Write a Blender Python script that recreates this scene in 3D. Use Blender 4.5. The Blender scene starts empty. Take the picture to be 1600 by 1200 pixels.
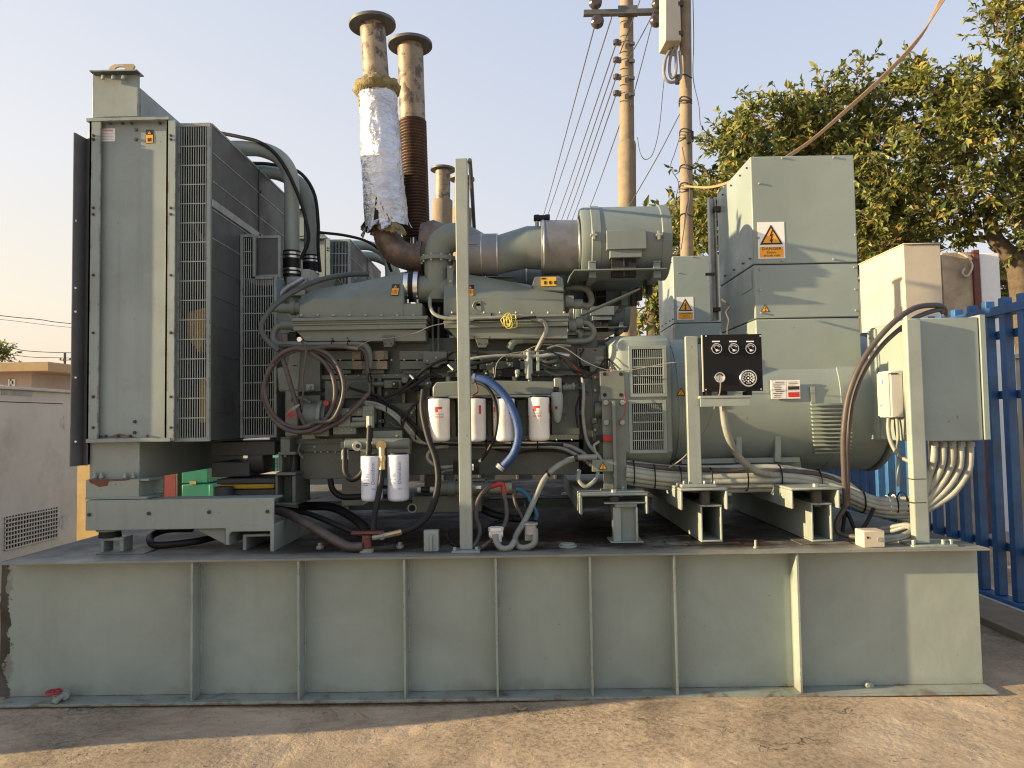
import bpy, bmesh, math, random
from mathutils import Vector, Matrix, Quaternion
random.seed(7)
rad = math.radians
SC = bpy.context.scene
COL = SC.collection

# ------------------------------------------------------------------ camera, sky, sun, exposure
F, PITCH, ROLL, YAW = 1150.0, rad(2.75), rad(0.95), rad(0.5)
CAM = Vector((0.0, -3.83, 1.437))
ROT = Matrix.Rotation(YAW, 3, 'Z') @ Matrix.Rotation(rad(90) + PITCH, 3, 'X') @ Matrix.Rotation(-ROLL, 3, 'Z')
cam = bpy.data.cameras.new('camera'); cam.sensor_width = 36.0; cam.lens = 36.0 * F / 1600.0
cam.clip_start = 0.05; cam.clip_end = 3000
cam_o = bpy.data.objects.new('camera', cam); COL.objects.link(cam_o)
cam_o.matrix_world = Matrix.Translation(CAM) @ ROT.to_4x4()
SC.camera = cam_o
SC.cycles.pixel_filter_type = 'BLACKMAN_HARRIS'; SC.cycles.filter_width = 1.15

SUN_EL, SUN_AZ = rad(11.5), rad(9.3)          # low sun from the left, a little in front of the machine
sun_dir = Vector((-math.cos(SUN_EL) * math.cos(SUN_AZ), -math.cos(SUN_EL) * math.sin(SUN_AZ), math.sin(SUN_EL)))
sl = bpy.data.lights.new('sun', 'SUN'); sl.energy = 5.0; sl.angle = rad(0.55); sl.color = (1.0, 0.76, 0.44)
so = bpy.data.objects.new('sun', sl); COL.objects.link(so)
so.rotation_euler = sun_dir.to_track_quat('Z', 'Y').to_euler()

W = bpy.data.worlds.new('World'); SC.world = W; W.use_nodes = True
wn = W.node_tree; bg = wn.nodes['Background']
sky = wn.nodes.new('ShaderNodeTexSky'); sky.sky_type = 'NISHITA'; sky.sun_disc = False
sky.sun_elevation = SUN_EL
sky.sun_rotation = math.atan2(sun_dir.x, sun_dir.y)
sky.air_density = 1.0; sky.dust_density = 3.0; sky.ozone_density = 2.0
# hazy evening air: the clear-sky colour is washed out by a pale veil, warm towards the sun and the horizon
tc = wn.nodes.new('ShaderNodeTexCoord'); sp_ = wn.nodes.new('ShaderNodeSeparateXYZ'); wn.links.new(tc.outputs['Generated'], sp_.inputs[0])
def wramp(stops):
    r = wn.nodes.new('ShaderNodeValToRGB'); el = r.color_ramp.elements
    while len(el) < len(stops): el.new(0.5)
    for i, (p, c) in enumerate(stops): el[i].position = p; el[i].color = tuple(c) + (1,)
    return r
r_cool = wramp([(0.0, (0.86, 0.78, 0.70)), (0.12, (0.84, 0.80, 0.80)), (0.28, (0.73, 0.76, 0.85)), (0.60, (0.55, 0.63, 0.82)), (1.0, (0.34, 0.47, 0.74))])
r_warm = wramp([(0.0, (1.02, 0.76, 0.55)), (0.14, (1.05, 0.92, 0.72)), (0.30, (0.94, 0.91, 0.89)), (0.60, (0.72, 0.78, 0.89)), (1.0, (0.34, 0.47, 0.74))])
for r in (r_cool, r_warm): wn.links.new(sp_.outputs[2], r.inputs[0])
dt = wn.nodes.new('ShaderNodeVectorMath'); dt.operation = 'DOT_PRODUCT'; wn.links.new(tc.outputs['Generated'], dt.inputs[0])
dt.inputs[1].default_value = (sun_dir.x, sun_dir.y, 0)
az = wn.nodes.new('ShaderNodeMapRange'); az.inputs[1].default_value = -0.35; az.inputs[2].default_value = 0.45; wn.links.new(dt.outputs['Value'], az.inputs[0])
mx = wn.nodes.new('ShaderNodeMix'); mx.data_type = 'RGBA'; wn.links.new(az.outputs[0], mx.inputs[0]); wn.links.new(r_cool.outputs[0], mx.inputs[6]); wn.links.new(r_warm.outputs[0], mx.inputs[7])
vs_ = wn.nodes.new('ShaderNodeVectorMath'); vs_.operation = 'SCALE'; vs_.inputs['Scale'].default_value = 3.4; wn.links.new(mx.outputs[2], vs_.inputs[0])
m2 = wn.nodes.new('ShaderNodeMix'); m2.data_type = 'RGBA'; m2.inputs[0].default_value = 0.85; wn.links.new(sky.outputs[0], m2.inputs[6]); wn.links.new(vs_.outputs[0], m2.inputs[7])
wn.links.new(m2.outputs[2], bg.inputs[0]); bg.inputs[1].default_value = 0.13
SC.view_settings.view_transform = 'Standard'; SC.view_settings.look = 'None'
SC.view_settings.exposure = 1.2; SC.view_settings.gamma = 1.0

# ------------------------------------------------------------------ pixel helpers (photo is 1600 x 1200)
def V(px, py, Y):
    d = ROT @ Vector(((px - 800) / F, -(py - 600) / F, -1.0))
    return CAM + d * ((Y - CAM.y) / d.y)
def VZ(px, py, Z):
    d = ROT @ Vector(((px - 800) / F, -(py - 600) / F, -1.0))
    return CAM + d * ((Z - CAM.z) / d.z)
def VX(px, py, X):
    d = ROT @ Vector(((px - 800) / F, -(py - 600) / F, -1.0))
    return CAM + d * ((X - CAM.x) / d.x)
def RC(x0, x1, y0, y1, Y):
    xm, ym = (x0 + x1) / 2, (y0 + y1) / 2
    return V(x0, ym, Y).x, V(x1, ym, Y).x, V(xm, y1, Y).z, V(xm, y0, Y).z
def S(p, Y): return p * (Y - CAM.y) / F

# ------------------------------------------------------------------ materials
MATS = {}
def nodes_of(name):
    m = bpy.data.materials.new(name); m.use_nodes = True
    nt = m.node_tree; b = nt.nodes['Principled BSDF']; MATS[name] = m
    return m, nt, b
def N(nt, t, **kw):
    n = nt.nodes.new(t)
    for k, v in kw.items(): setattr(n, k, v)
    return n
def noise(nt, scale, detail=6, rough=0.6, vec=None, dist=0.0):
    n = N(nt, 'ShaderNodeTexNoise'); n.inputs['Scale'].default_value = scale
    n.inputs['Detail'].default_value = detail; n.inputs['Roughness'].default_value = rough
    n.inputs['Distortion'].default_value = dist
    if vec is not None: nt.links.new(vec, n.inputs['Vector'])
    return n.outputs['Fac']
def ramp(nt, fac, stops):
    r = N(nt, 'ShaderNodeValToRGB'); e = r.color_ramp.elements
    while len(e) < len(stops): e.new(0.5)
    for i, (p, c) in enumerate(stops):
        e[i].position = p; e[i].color = tuple(c) + (1,) if len(c) == 3 else c
    nt.links.new(fac, r.inputs[0]); return r.outputs[0]
def mix(nt, fac, a, b):
    m = N(nt, 'ShaderNodeMix', data_type='RGBA')
    for s, v in ((m.inputs['Factor'], fac), (m.inputs[6], a), (m.inputs[7], b)):
        if hasattr(v, 'is_linked'): nt.links.new(v, s)
        elif isinstance(v, (int, float)): s.default_value = v
        else: s.default_value = tuple(v) + (1,)
    return m.outputs[2]
def math_n(nt, op, a, b=0.0):
    m = N(nt, 'ShaderNodeMath', operation=op)
    for s, v in ((m.inputs[0], a), (m.inputs[1], b)):
        if hasattr(v, 'is_linked'): nt.links.new(v, s)
        else: s.default_value = v
    return m.outputs[0]
def bump(nt, b, h, strength, dist=0.01):
    n = N(nt, 'ShaderNodeBump'); n.inputs['Strength'].default_value = strength; n.inputs['Distance'].default_value = dist
    nt.links.new(h, n.inputs['Height']); nt.links.new(n.outputs[0], b.inputs['Normal'])
def pos(nt): return N(nt, 'ShaderNodeNewGeometry').outputs['Position']

def simple(name, c, rough=0.5, metal=0.0, var=0.15, scale=9, bmp=0.0, bscale=60, dirt=0.0, spec=0.5):
    m, nt, b = nodes_of(name); p = pos(nt)
    f = noise(nt, scale, 6, 0.65, p)
    lo = tuple(x * (1 - var) for x in c); hi = tuple(min(1, x * (1 + var)) for x in c)
    col = ramp(nt, f, [(0.3, lo), (0.7, hi)])
    if dirt:
        d = ramp(nt, noise(nt, scale * 0.6, 9, 0.75, p), [(0.5, (0, 0, 0)), (0.68, (dirt,) * 3)])
        col = mix(nt, d, col, (0.05, 0.042, 0.032))
    nt.links.new(col, b.inputs['Base Color'])
    b.inputs['Roughness'].default_value = rough; b.inputs['Metallic'].default_value = metal
    b.inputs['Specular IOR Level'].default_value = spec
    if bmp: bump(nt, b, noise(nt, bscale, 5, 0.6, p), bmp)
    return m
def paint(name, c, rough=0.42, dirt=0.35, chips=True, rust=(0.10, 0.05, 0.03), dscale=2.2, edge=0.006, chip_at=0.66, streak=0.25, dirtc=(0.085, 0.075, 0.055)):
    """enamel on steel: mottled tone, grime, rain streaks, chips along the edges"""
    m, nt, b = nodes_of(name); p = pos(nt)
    lo = tuple(x * 0.88 for x in c); hi = tuple(min(1, x * 1.10) for x in c)
    col = ramp(nt, noise(nt, 1.7, 7, 0.6, p, 0.6), [(0.32, lo), (0.68, hi)])
    mp = N(nt, 'ShaderNodeMapping'); mp.inputs['Scale'].default_value = (26, 26, 0.9); nt.links.new(p, mp.inputs[0])
    st = ramp(nt, noise(nt, 1.0, 4, 0.6, mp.outputs[0]), [(0.52, (0, 0, 0)), (0.8, (streak,) * 3)])
    col = mix(nt, st, col, (0.13, 0.125, 0.10))
    d = ramp(nt, noise(nt, dscale, 10, 0.72, p, 0.3), [(0.50, (0, 0, 0)), (0.78, (dirt,) * 3)])
    col = mix(nt, d, col, dirtc)
    sp = ramp(nt, noise(nt, 38, 3, 0.5, p), [(0.735, (0, 0, 0)), (0.76, (0.55,) * 3)])
    col = mix(nt, sp, col, (0.06, 0.05, 0.04))
    if chips:
        bv = N(nt, 'ShaderNodeBevel'); bv.samples = 4; bv.inputs[0].default_value = edge
        g = N(nt, 'ShaderNodeNewGeometry')
        dp = N(nt, 'ShaderNodeVectorMath', operation='DOT_PRODUCT')
        nt.links.new(bv.outputs[0], dp.inputs[0]); nt.links.new(g.outputs['Normal'], dp.inputs[1])
        e = math_n(nt, 'LESS_THAN', dp.outputs['Value'], 0.97)
        k = ramp(nt, noise(nt, 13, 7, 0.75, p), [(chip_at - 0.07, (0, 0, 0)), (chip_at, (1, 1, 1))])
        e2 = math_n(nt, 'MULTIPLY', e, k)
        col = mix(nt, e2, col, rust)
    nt.links.new(col, b.inputs['Base Color'])
    rr = ramp(nt, noise(nt, 5, 5, 0.6, p), [(0.3, (rough - 0.08,) * 3), (0.7, (rough + 0.16,) * 3)])
    nt.links.new(rr, b.inputs['Roughness'])
    if name == 'paint_engine': bump(nt, b, noise(nt, 90, 5, 0.7, p), 0.35, 0.006)
    else: bump(nt, b, noise(nt, 7, 3, 0.5, p), 0.16 if name == 'paint_tank' else 0.06, 0.02)
    return m

GREY = (0.244, 0.290, 0.262)
paint('paint', GREY)
paint('paint_tank', (0.274, 0.324, 0.290), dirt=0.20, chip_at=0.60, edge=0.008, streak=0.09)
paint('paint_box', (0.245, 0.294, 0.270), dirt=0.10, chips=False, rough=0.34, streak=0.04)
paint('paint_engine', (0.090, 0.108, 0.092), dirt=0.75, dscale=5, chips=False, rough=0.40)  # base darkened in place of shade the flat block lacks; mottling is grime
paint('paint_cover_shaded', (0.165, 0.190, 0.160), dirt=0.5, dscale=3.5, chips=False, rough=0.40)  # machine grey darkened, shade under the stacks put into the colour
paint('paint_drum', (0.165, 0.200, 0.190), dirt=0.35, chips=False, rough=0.42)
paint('paint_guard', (0.072, 0.083, 0.082), dirt=0.85, dscale=2.6, chips=False, rough=0.5, dirtc=(0.018, 0.016, 0.014), streak=0.1)
paint('paint_rail', (0.275, 0.315, 0.285), dirt=0.35, chip_at=0.62)
paint('paint_rad', (0.248, 0.294, 0.282), dirt=0.3, chip_at=0.58, edge=0.012)
simple('grille_paint', (0.34, 0.385, 0.35), 0.45, 0, 0.12, 9, dirt=0.12)
simple('dark_flange', (0.10, 0.105, 0.11), 0.5, 0, 0.2, 5, dirt=0.4)
simple('galv', (0.36, 0.37, 0.37), 0.45, 0.5, 0.25, 14)
simple('silver_rubber', (0.20, 0.205, 0.21), 0.42, 0.35, 0.25, 5, dirt=0.3)
simple('steel', (0.55, 0.54, 0.50), 0.32, 0.9, 0.2, 30)
simple('bolt', (0.30, 0.32, 0.28), 0.4, 0.2, 0.3, 40)
simple('dark_bolt', (0.05, 0.045, 0.04), 0.6, 0.2, 0.3, 40)
simple('black_rubber', (0.011, 0.011, 0.012), 0.55, 0, 0.3, 14, spec=0.3)
simple('black_gloss', (0.006, 0.006, 0.0065), 0.5, 0, 0.1, 20, spec=0.25)
simple('dark_void', (0.012, 0.012, 0.012), 0.9, 0, 0.2, 10)  # near-black colour standing in for the shade inside openings and gaps
simple('brown_cable', (0.075, 0.060, 0.055), 0.55, 0, 0.3, 18, dirt=0.3)
simple('conduit', (0.235, 0.245, 0.215), 0.5, 0, 0.2, 16, dirt=0.4)
simple('pale_conduit', (0.34, 0.355, 0.31), 0.45, 0, 0.15, 16, dirt=0.25)
simple('blue_hose', (0.020, 0.060, 0.190), 0.5, 0, 0.3, 18, bmp=0.3, bscale=120)
simple('white_enamel', (0.78, 0.77, 0.73), 0.35, 0, 0.06, 12, dirt=0.12)
simple('white_label', (0.80, 0.79, 0.76), 0.45, 0, 0.05, 12)
simple('white_cool', (0.68, 0.73, 0.84), 0.35, 0, 0.05, 12, dirt=0.1)
simple('red_ink', (0.55, 0.03, 0.03), 0.45, 0, 0.1, 12)
simple('blue_ink', (0.10, 0.20, 0.50), 0.45, 0, 0.1, 12)
simple('black_ink', (0.02, 0.015, 0.012), 0.5, 0, 0.1, 12)
simple('orange_label', (0.86, 0.36, 0.010), 0.42, 0, 0.05, 12)
simple('yellow_label', (0.70, 0.42, 0.03), 0.5, 0, 0.1, 12)
simple('red_paint', (0.34, 0.022, 0.02), 0.45, 0, 0.2, 14, dirt=0.3)
simple('rust_red', (0.13, 0.045, 0.03), 0.7, 0, 0.3, 14)
simple('chrome', (0.75, 0.72, 0.68), 0.18, 1.0, 0.05, 12)
simple('brass', (0.50, 0.38, 0.20), 0.35, 0.8, 0.2, 14)
simple('dial_white', (0.75, 0.72, 0.66), 0.4, 0, 0.05, 12)
simple('tan_part', (0.20, 0.155, 0.105), 0.6, 0, 0.25, 14, dirt=0.4)
simple('fence_blue', (0.022, 0.105, 0.275), 0.5, 0, 0.3, 5, dirt=0.45)
simple('cream_paint', (0.52, 0.46, 0.35), 0.55, 0, 0.1, 2, dirt=0.15)
simple('stained_panel', (0.40, 0.31, 0.20), 0.6, 0, 0.35, 4, dirt=0.5)
simple('beige_cabinet', (0.66, 0.63, 0.58), 0.5, 0, 0.1, 2.5, dirt=0.25)
simple('yellow_plaster', (0.62, 0.45, 0.20), 0.8, 0, 0.12, 4, dirt=0.25)
simple('green_machine', (0.012, 0.19, 0.11), 0.45, 0, 0.15, 5, dirt=0.2)
simple('red_machine', (0.19, 0.028, 0.026), 0.5, 0, 0.15, 5, dirt=0.2)
simple('pole_concrete', (0.245, 0.195, 0.135), 0.85, 0, 0.18, 7, bmp=0.3, bscale=40, dirt=0.25)
simple('wire', (0.10, 0.09, 0.085), 0.6, 0, 0.2, 10)
simple('rope', (0.40, 0.24, 0.11), 0.8, 0, 0.25, 30)
simple('bark', (0.10, 0.075, 0.05), 0.9, 0, 0.35, 12, bmp=0.6, bscale=40)
simple('pink_plaster', (0.46, 0.37, 0.31), 0.85, 0, 0.1, 1, dirt=0.2)
simple('tan_plaster', (0.42, 0.29, 0.15), 0.85, 0, 0.1, 1, dirt=0.2)
simple('roof_metal', (0.34, 0.27, 0.21), 0.7, 0, 0.12, 1, dirt=0.2)
simple('window_glass', (0.03, 0.035, 0.04), 0.12, 0, 0.1, 4)
simple('insulator', (0.06, 0.045, 0.045), 0.25, 0, 0.2, 8)
simple('bare_wire', (0.26, 0.24, 0.21), 0.5, 0.2, 0.2, 10)
simple('yellow_wire', (0.60, 0.52, 0.08), 0.5, 0, 0.1, 10)
simple('wool', (0.24, 0.20, 0.10), 0.95, 0, 0.45, 26, bmp=1.0, bscale=70)
simple('teal_wire', (0.015, 0.10, 0.15), 0.5, 0, 0.2, 10)
simple('pinkish_board', (0.50, 0.24, 0.16), 0.7, 0, 0.2, 6)

def special_materials():
    # exhaust pipe: galvanised with soot spots
    m, nt, b = nodes_of('stack_metal'); p = pos(nt)
    c = ramp(nt, noise(nt, 7, 7, 0.7, p), [(0.3, (0.17, 0.125, 0.085)), (0.65, (0.33, 0.265, 0.19))])
    k = ramp(nt, noise(nt, 11, 9, 0.75, p, 0.5), [(0.50, (0, 0, 0)), (0.57, (0.85,) * 3)])
    c = mix(nt, k, c, (0.05, 0.035, 0.025)); nt.links.new(c, b.inputs['Base Color'])
    b.inputs['Metallic'].default_value = 0.25; b.inputs['Roughness'].default_value = 0.5
    # foil blanket
    m, nt, b = nodes_of('foil'); p = pos(nt)
    mp = N(nt, 'ShaderNodeMapping'); mp.inputs['Rotation'].default_value = (0, rad(38), 0); mp.inputs['Scale'].default_value = (7, 7, 24)
    nt.links.new(p, mp.inputs[0])
    c = ramp(nt, noise(nt, 6, 5, 0.6, p), [(0.45, (0.62, 0.62, 0.64)), (0.8, (0.36, 0.33, 0.29))])
    nt.links.new(c, b.inputs['Base Color']); b.inputs['Metallic'].default_value = 0.92; b.inputs['Roughness'].default_value = 0.30
    h = math_n(nt, 'ADD', noise(nt, 1, 6, 0.65, mp.outputs[0], 1.2), math_n(nt, 'MULTIPLY', noise(nt, 30, 4, 0.6, p), 0.5))
    bump(nt, b, h, 0.55, 0.02)
    # rusty pipe and bellows
    for nm, lo, hi in (('rust', (0.045, 0.034, 0.030), (0.25, 0.18, 0.14)), ('bellows_rust', (0.028, 0.017, 0.013), (0.11, 0.055, 0.032))):
        m, nt, b = nodes_of(nm); p = pos(nt)
        c = ramp(nt, noise(nt, 9, 8, 0.7, p), [(0.3, lo), (0.7, hi)])
        nt.links.new(c, b.inputs['Base Color']); b.inputs['Roughness'].default_value = 0.52; b.inputs['Metallic'].default_value = 0.35
        bump(nt, b, noise(nt, 50, 5, 0.6, p), 0.3)
    # deck: painted plate soaked with oil and rust
    m, nt, b = nodes_of('deck'); p = pos(nt)
    c = ramp(nt, noise(nt, 2.4, 8, 0.65, p), [(0.3, (0.20, 0.20, 0.17)), (0.7, (0.31, 0.32, 0.28))])
    d = ramp(nt, noise(nt, 1.7, 9, 0.68, p, 0.4), [(0.34, (0.25,) * 3), (0.48, (0.95,) * 3)])
    sx = N(nt, 'ShaderNodeSeparateXYZ'); nt.links.new(p, sx.inputs[0])
    edge = ramp(nt, math_n(nt, 'ADD', sx.outputs[1], math_n(nt, 'MULTIPLY', noise(nt, 3, 6, 0.7, p), 0.3)), [(0.20, (0.15,) * 3), (0.34, (1, 1, 1))])
    mid = ramp(nt, math_n(nt, 'MULTIPLY', math_n(nt, 'ADD', sx.outputs[0], 2.7), 0.2), [(0.20, (0.45,) * 3), (0.32, (1,) * 3), (0.80, (1,) * 3), (0.92, (0.35,) * 3)])
    d2 = math_n(nt, 'MULTIPLY', math_n(nt, 'MULTIPLY', d, edge), mid)
    oil = ramp(nt, noise(nt, 2.6, 6, 0.6, p), [(0.42, (0.022, 0.018, 0.014)), (0.62, (0.070, 0.036, 0.024))])
    c = mix(nt, d2, c, oil); nt.links.new(c, b.inputs['Base Color'])
    grime = ramp(nt, noise(nt, 14, 9, 0.72, p, 0.6), [(0.35, (0.25,) * 3), (0.62, (1, 1, 1))])
    mm = N(nt, 'ShaderNodeMix', data_type='RGBA', blend_type='MULTIPLY'); nt.links.new(math_n(nt, 'MULTIPLY', d2, 0.9), mm.inputs['Factor'])
    nt.links.new(c, mm.inputs[6]); nt.links.new(grime, mm.inputs[7]); nt.links.new(mm.outputs[2], b.inputs['Base Color'])
    rr = ramp(nt, noise(nt, 3.1, 6, 0.6, p), [(0.42, (0.78,) * 3), (0.62, (0.5,) * 3)]); nt.links.new(rr, b.inputs['Roughness']); b.inputs['Specular IOR Level'].default_value = 0.25
    bump(nt, b, noise(nt, 45, 6, 0.65, p), 0.3)
    # yard concrete: worn, cracked, patchy
    m, nt, b = nodes_of('yard'); p = pos(nt)
    c = ramp(nt, noise(nt, 0.9, 9, 0.66, p, 0.5), [(0.30, (0.32, 0.245, 0.165)), (0.50, (0.47, 0.365, 0.25)), (0.70, (0.57, 0.45, 0.315))])
    grit = noise(nt, 42, 9, 0.78, p)
    g = ramp(nt, grit, [(0.40, (0.52,) * 3), (0.54, (1, 1, 1))])
    rough_zone = ramp(nt, noise(nt, 1.1, 7, 0.65, p), [(0.42, (0.10,) * 3), (0.58, (1, 1, 1))])
    mm = N(nt, 'ShaderNodeMix', data_type='RGBA', blend_type='MULTIPLY')
    nt.links.new(rough_zone, mm.inputs['Factor']); nt.links.new(c, mm.inputs[6]); nt.links.new(g, mm.inputs[7]); c = mm.outputs[2]
    stn = ramp(nt, noise(nt, 2.3, 9, 0.72, p), [(0.56, (0, 0, 0)), (0.70, (0.6,) * 3)])
    c = mix(nt, stn, c, (0.075, 0.062, 0.048))
    ln = noise(nt, 0.55, 7, 0.62, p, 0.4)
    cr = ramp(nt, math_n(nt, 'ABSOLUTE', math_n(nt, 'SUBTRACT', ln, 0.5)), [(0.0, (0.62,) * 3), (0.0016, (0, 0, 0))])
    crm = math_n(nt, 'MULTIPLY', cr, ramp(nt, noise(nt, 1.1, 3, 0.5, p), [(0.52, (0, 0, 0)), (0.64, (1, 1, 1))]))
    c = mix(nt, crm, c, (0.04, 0.032, 0.025)); nt.links.new(c, b.inputs['Base Color'])
    b.inputs['Roughness'].default_value = 0.9
    h = math_n(nt, 'SUBTRACT', math_n(nt, 'MULTIPLY', math_n(nt, 'MULTIPLY', grit, rough_zone), 1.0), math_n(nt, 'MULTIPLY', crm, 1.0))
    h = math_n(nt, 'ADD', h, math_n(nt, 'MULTIPLY', noise(nt, 9, 5, 0.6, p), 0.8))
    bump(nt, b, h, 1.0, 0.022)
    # leaves
    m, nt, b = nodes_of('leaf')
    g = N(nt, 'ShaderNodeNewGeometry')
    c = ramp(nt, g.outputs['Random Per Island'], [(0.0, (0.050, 0.078, 0.022)), (0.28, (0.105, 0.140, 0.034)), (0.58, (0.215, 0.240, 0.058)),
             (0.86, (0.36, 0.35, 0.080)), (0.955, (0.36, 0.28, 0.06)), (1.0, (0.30, 0.17, 0.05))])
    nt.links.new(c, b.inputs['Base Color']); b.inputs['Roughness'].default_value = 0.5
    tr = N(nt, 'ShaderNodeBsdfTranslucent'); nt.links.new(c, tr.inputs[0])
    ms = N(nt, 'ShaderNodeMixShader'); ms.inputs[0].default_value = 0.4
    nt.links.new(b.outputs[0], ms.inputs[1]); nt.links.new(tr.outputs[0], ms.inputs[2])
    nt.links.new(ms.outputs[0], nt.nodes['Material Output'].inputs[0])
special_materials()
def tank_rust():
    nt = MATS['paint_tank'].node_tree; b = nt.nodes['Principled BSDF']; src = b.inputs['Base Color'].links[0].from_socket; p = pos(nt)
    sx = N(nt, 'ShaderNodeSeparateXYZ'); nt.links.new(p, sx.inputs[0])
    nearend = math_n(nt, 'MULTIPLY', math_n(nt, 'ADD', sx.outputs[0], 2.75), -3.6)
    k = ramp(nt, math_n(nt, 'ADD', noise(nt, 5.5, 8, 0.7, p), nearend), [(0.44, (0, 0, 0)), (0.46, (1, 1, 1))])
    rim = ramp(nt, math_n(nt, 'ADD', noise(nt, 6, 8, 0.7, p), math_n(nt, 'MULTIPLY', sx.outputs[2], -3.2)), [(0.30, (0, 0, 0)), (0.60, (0.55,) * 3)])
    c = mix(nt, rim, src, (0.17, 0.135, 0.095))
    rr_ = ramp(nt, math_n(nt, 'ADD', noise(nt, 9, 8, 0.7, p), math_n(nt, 'MULTIPLY', sx.outputs[2], -7)), [(0.44, (0, 0, 0)), (0.52, (0.7,) * 3)]); c = mix(nt, rr_, c, (0.09, 0.06, 0.04))
    halo = ramp(nt, math_n(nt, 'ADD', noise(nt, 4.5, 8, 0.7, p), nearend), [(0.40, (0, 0, 0)), (0.47, (0.55,) * 3)]); c = mix(nt, halo, c, (0.13, 0.095, 0.065))
    c = mix(nt, k, c, (0.030, 0.022, 0.017))
    smear = ramp(nt, noise(nt, 0.9, 5, 0.55, p, 0.8), [(0.50, (0, 0, 0)), (0.72, (0.30,) * 3)]); c = mix(nt, smear, c, (0.34, 0.37, 0.33))
    nt.links.new(c, b.inputs['Base Color'])
tank_rust()

# ------------------------------------------------------------------ mesh builder
class MB:
    def cx(s, x0, x1, py, Y, r, r1=None): return s.cyl(V(x0, py, Y), V(x1, py, Y), r, r1)
    def __init__(s, mat='paint'):
        s.bm = bmesh.new(); s.mats = [mat]; s.cur = 0
    def m(s, name):
        if name not in s.mats: s.mats.append(name)
        s.cur = s.mats.index(name); return s
    def face(s, vs, smooth=True):
        try:
            f = s.bm.faces.new(vs); f.material_index = s.cur; f.smooth = smooth; return f
        except ValueError: return None
    def hexa(s, c):           # 8 corners: bottom 4 ccw, top 4
        v = [s.bm.verts.new(p) for p in c]
        for q in ((3, 2, 1, 0), (4, 5, 6, 7), (0, 1, 5, 4), (1, 2, 6, 5), (2, 3, 7, 6), (3, 0, 4, 7)): s.face([v[i] for i in q])
        return s
    def box(s, x0, x1, y0, y1, z0, z1):
        if x0 > x1: x0, x1 = x1, x0
        if y0 > y1: y0, y1 = y1, y0
        if z0 > z1: z0, z1 = z1, z0
        return s.hexa([(x0, y0, z0), (x1, y0, z0), (x1, y1, z0), (x0, y1, z0), (x0, y0, z1), (x1, y0, z1), (x1, y1, z1), (x0, y1, z1)])
    def pb(s, x0, x1, y0, y1, Y, dy):
        a, b, c, d = RC(x0, x1, y0, y1, Y); return s.box(a, b, Y, Y + dy, c, d)
    def prism3(s, pts, ext):   # planar polygon of 3D points, extruded by a vector
        a = [s.bm.verts.new(p) for p in pts]; b = [s.bm.verts.new(Vector(p) + Vector(ext)) for p in pts]
        s.face(a[::-1]); s.face(b); n = len(a)
        for i in range(n): s.face([a[i], a[(i + 1) % n], b[(i + 1) % n], b[i]])
        return s
    def pp(s, pts, Y, dy): return s.prism3([V(x, y, Y) for x, y in pts], (0, dy, 0))
    def loft(s, rings, cap=True, closed=True):
        R = [[s.bm.verts.new(p) for p in r] for r in rings]; n = len(R[0])
        for i in range(len(R) - 1):
            for j in range(n if closed else n - 1):
                s.face([R[i][j], R[i][(j + 1) % n], R[i + 1][(j + 1) % n], R[i + 1][j]])
        if cap: s.face(R[0][::-1]); s.face(R[-1])
        return s
    def cyl(s, p0, p1, r0, r1=None, n=20, cap=True):
        p0, p1 = Vector(p0), Vector(p1); r1 = r0 if r1 is None else r1
        q = (p1 - p0).to_track_quat('Z', 'Y'); u, w = q @ Vector((1, 0, 0)), q @ Vector((0, 1, 0))
        ring = lambda p, r: [p + (u * math.cos(2 * math.pi * i / n) + w * math.sin(2 * math.pi * i / n)) * r for i in range(n)]
        return s.loft([ring(p0, r0), ring(p1, r1)], cap)
    def lathe(s, p0, axis, prof, n=24, cap=True):   # prof: (distance along axis, radius)
        p0 = Vector(p0); ax = Vector(axis).normalized(); q = ax.to_track_quat('Z', 'Y'); u, w = q @ Vector((1, 0, 0)), q @ Vector((0, 1, 0))
        return s.loft([[p0 + ax * t + (u * math.cos(2 * math.pi * i / n) + w * math.sin(2 * math.pi * i / n)) * r for i in range(n)] for t, r in prof], cap)
    def tube(s, pts, r, n=10, sub=6, radii=None, smooth=True, cap=True):
        P = [Vector(p) for p in pts]
        if smooth and len(P) > 2:
            Q = []; RR = []
            E = [P[0] * 2 - P[1]] + P + [P[-1] * 2 - P[-2]]
            for i in range(1, len(E) - 2):
                a, b, c, d = E[i - 1], E[i], E[i + 1], E[i + 2]
                for k in range(sub):
                    t = k / sub
                    Q.append(0.5 * ((2 * b) + (c - a) * t + (2 * a - 5 * b + 4 * c - d) * t * t + (3 * b - a - 3 * c + d) * t ** 3))
                    RR.append(radii[i - 1] * (1 - t) + radii[i] * t if radii else r)
            Q.append(P[-1]); RR.append(radii[-1] if radii else r)
        else: Q = P; RR = radii or [r] * len(P)
        t0 = (Q[1] - Q[0]).normalized(); u = t0.orthogonal().normalized(); rings = []
        for i, p in enumerate(Q):
            t = (Q[min(i + 1, len(Q) - 1)] - Q[max(i - 1, 0)]).normalized()
            u = (u - t * u.dot(t)).normalized(); w = t.cross(u)
            rings.append([p + (u * math.cos(2 * math.pi * j / n) + w * math.sin(2 * math.pi * j / n)) * RR[i] for j in range(n)])
        return s.loft(rings, cap)
    def pt(s, pts, r, **k):    # tube through (px, py, Y) points
        return s.tube([V(*p) for p in pts], r, **k)
    def cyY(s, px, py, Y, dy, r, n=16): p = V(px, py, Y); return s.cyl(p, p + Vector((0, dy, 0)), r, n=n)
    def bolt(s, px, py, Y, r=0.009, h=0.01): p = V(px, py, Y); return s.cyl(p, p - Vector((0, h, 0)), r, r * 0.92, n=6)
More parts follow.
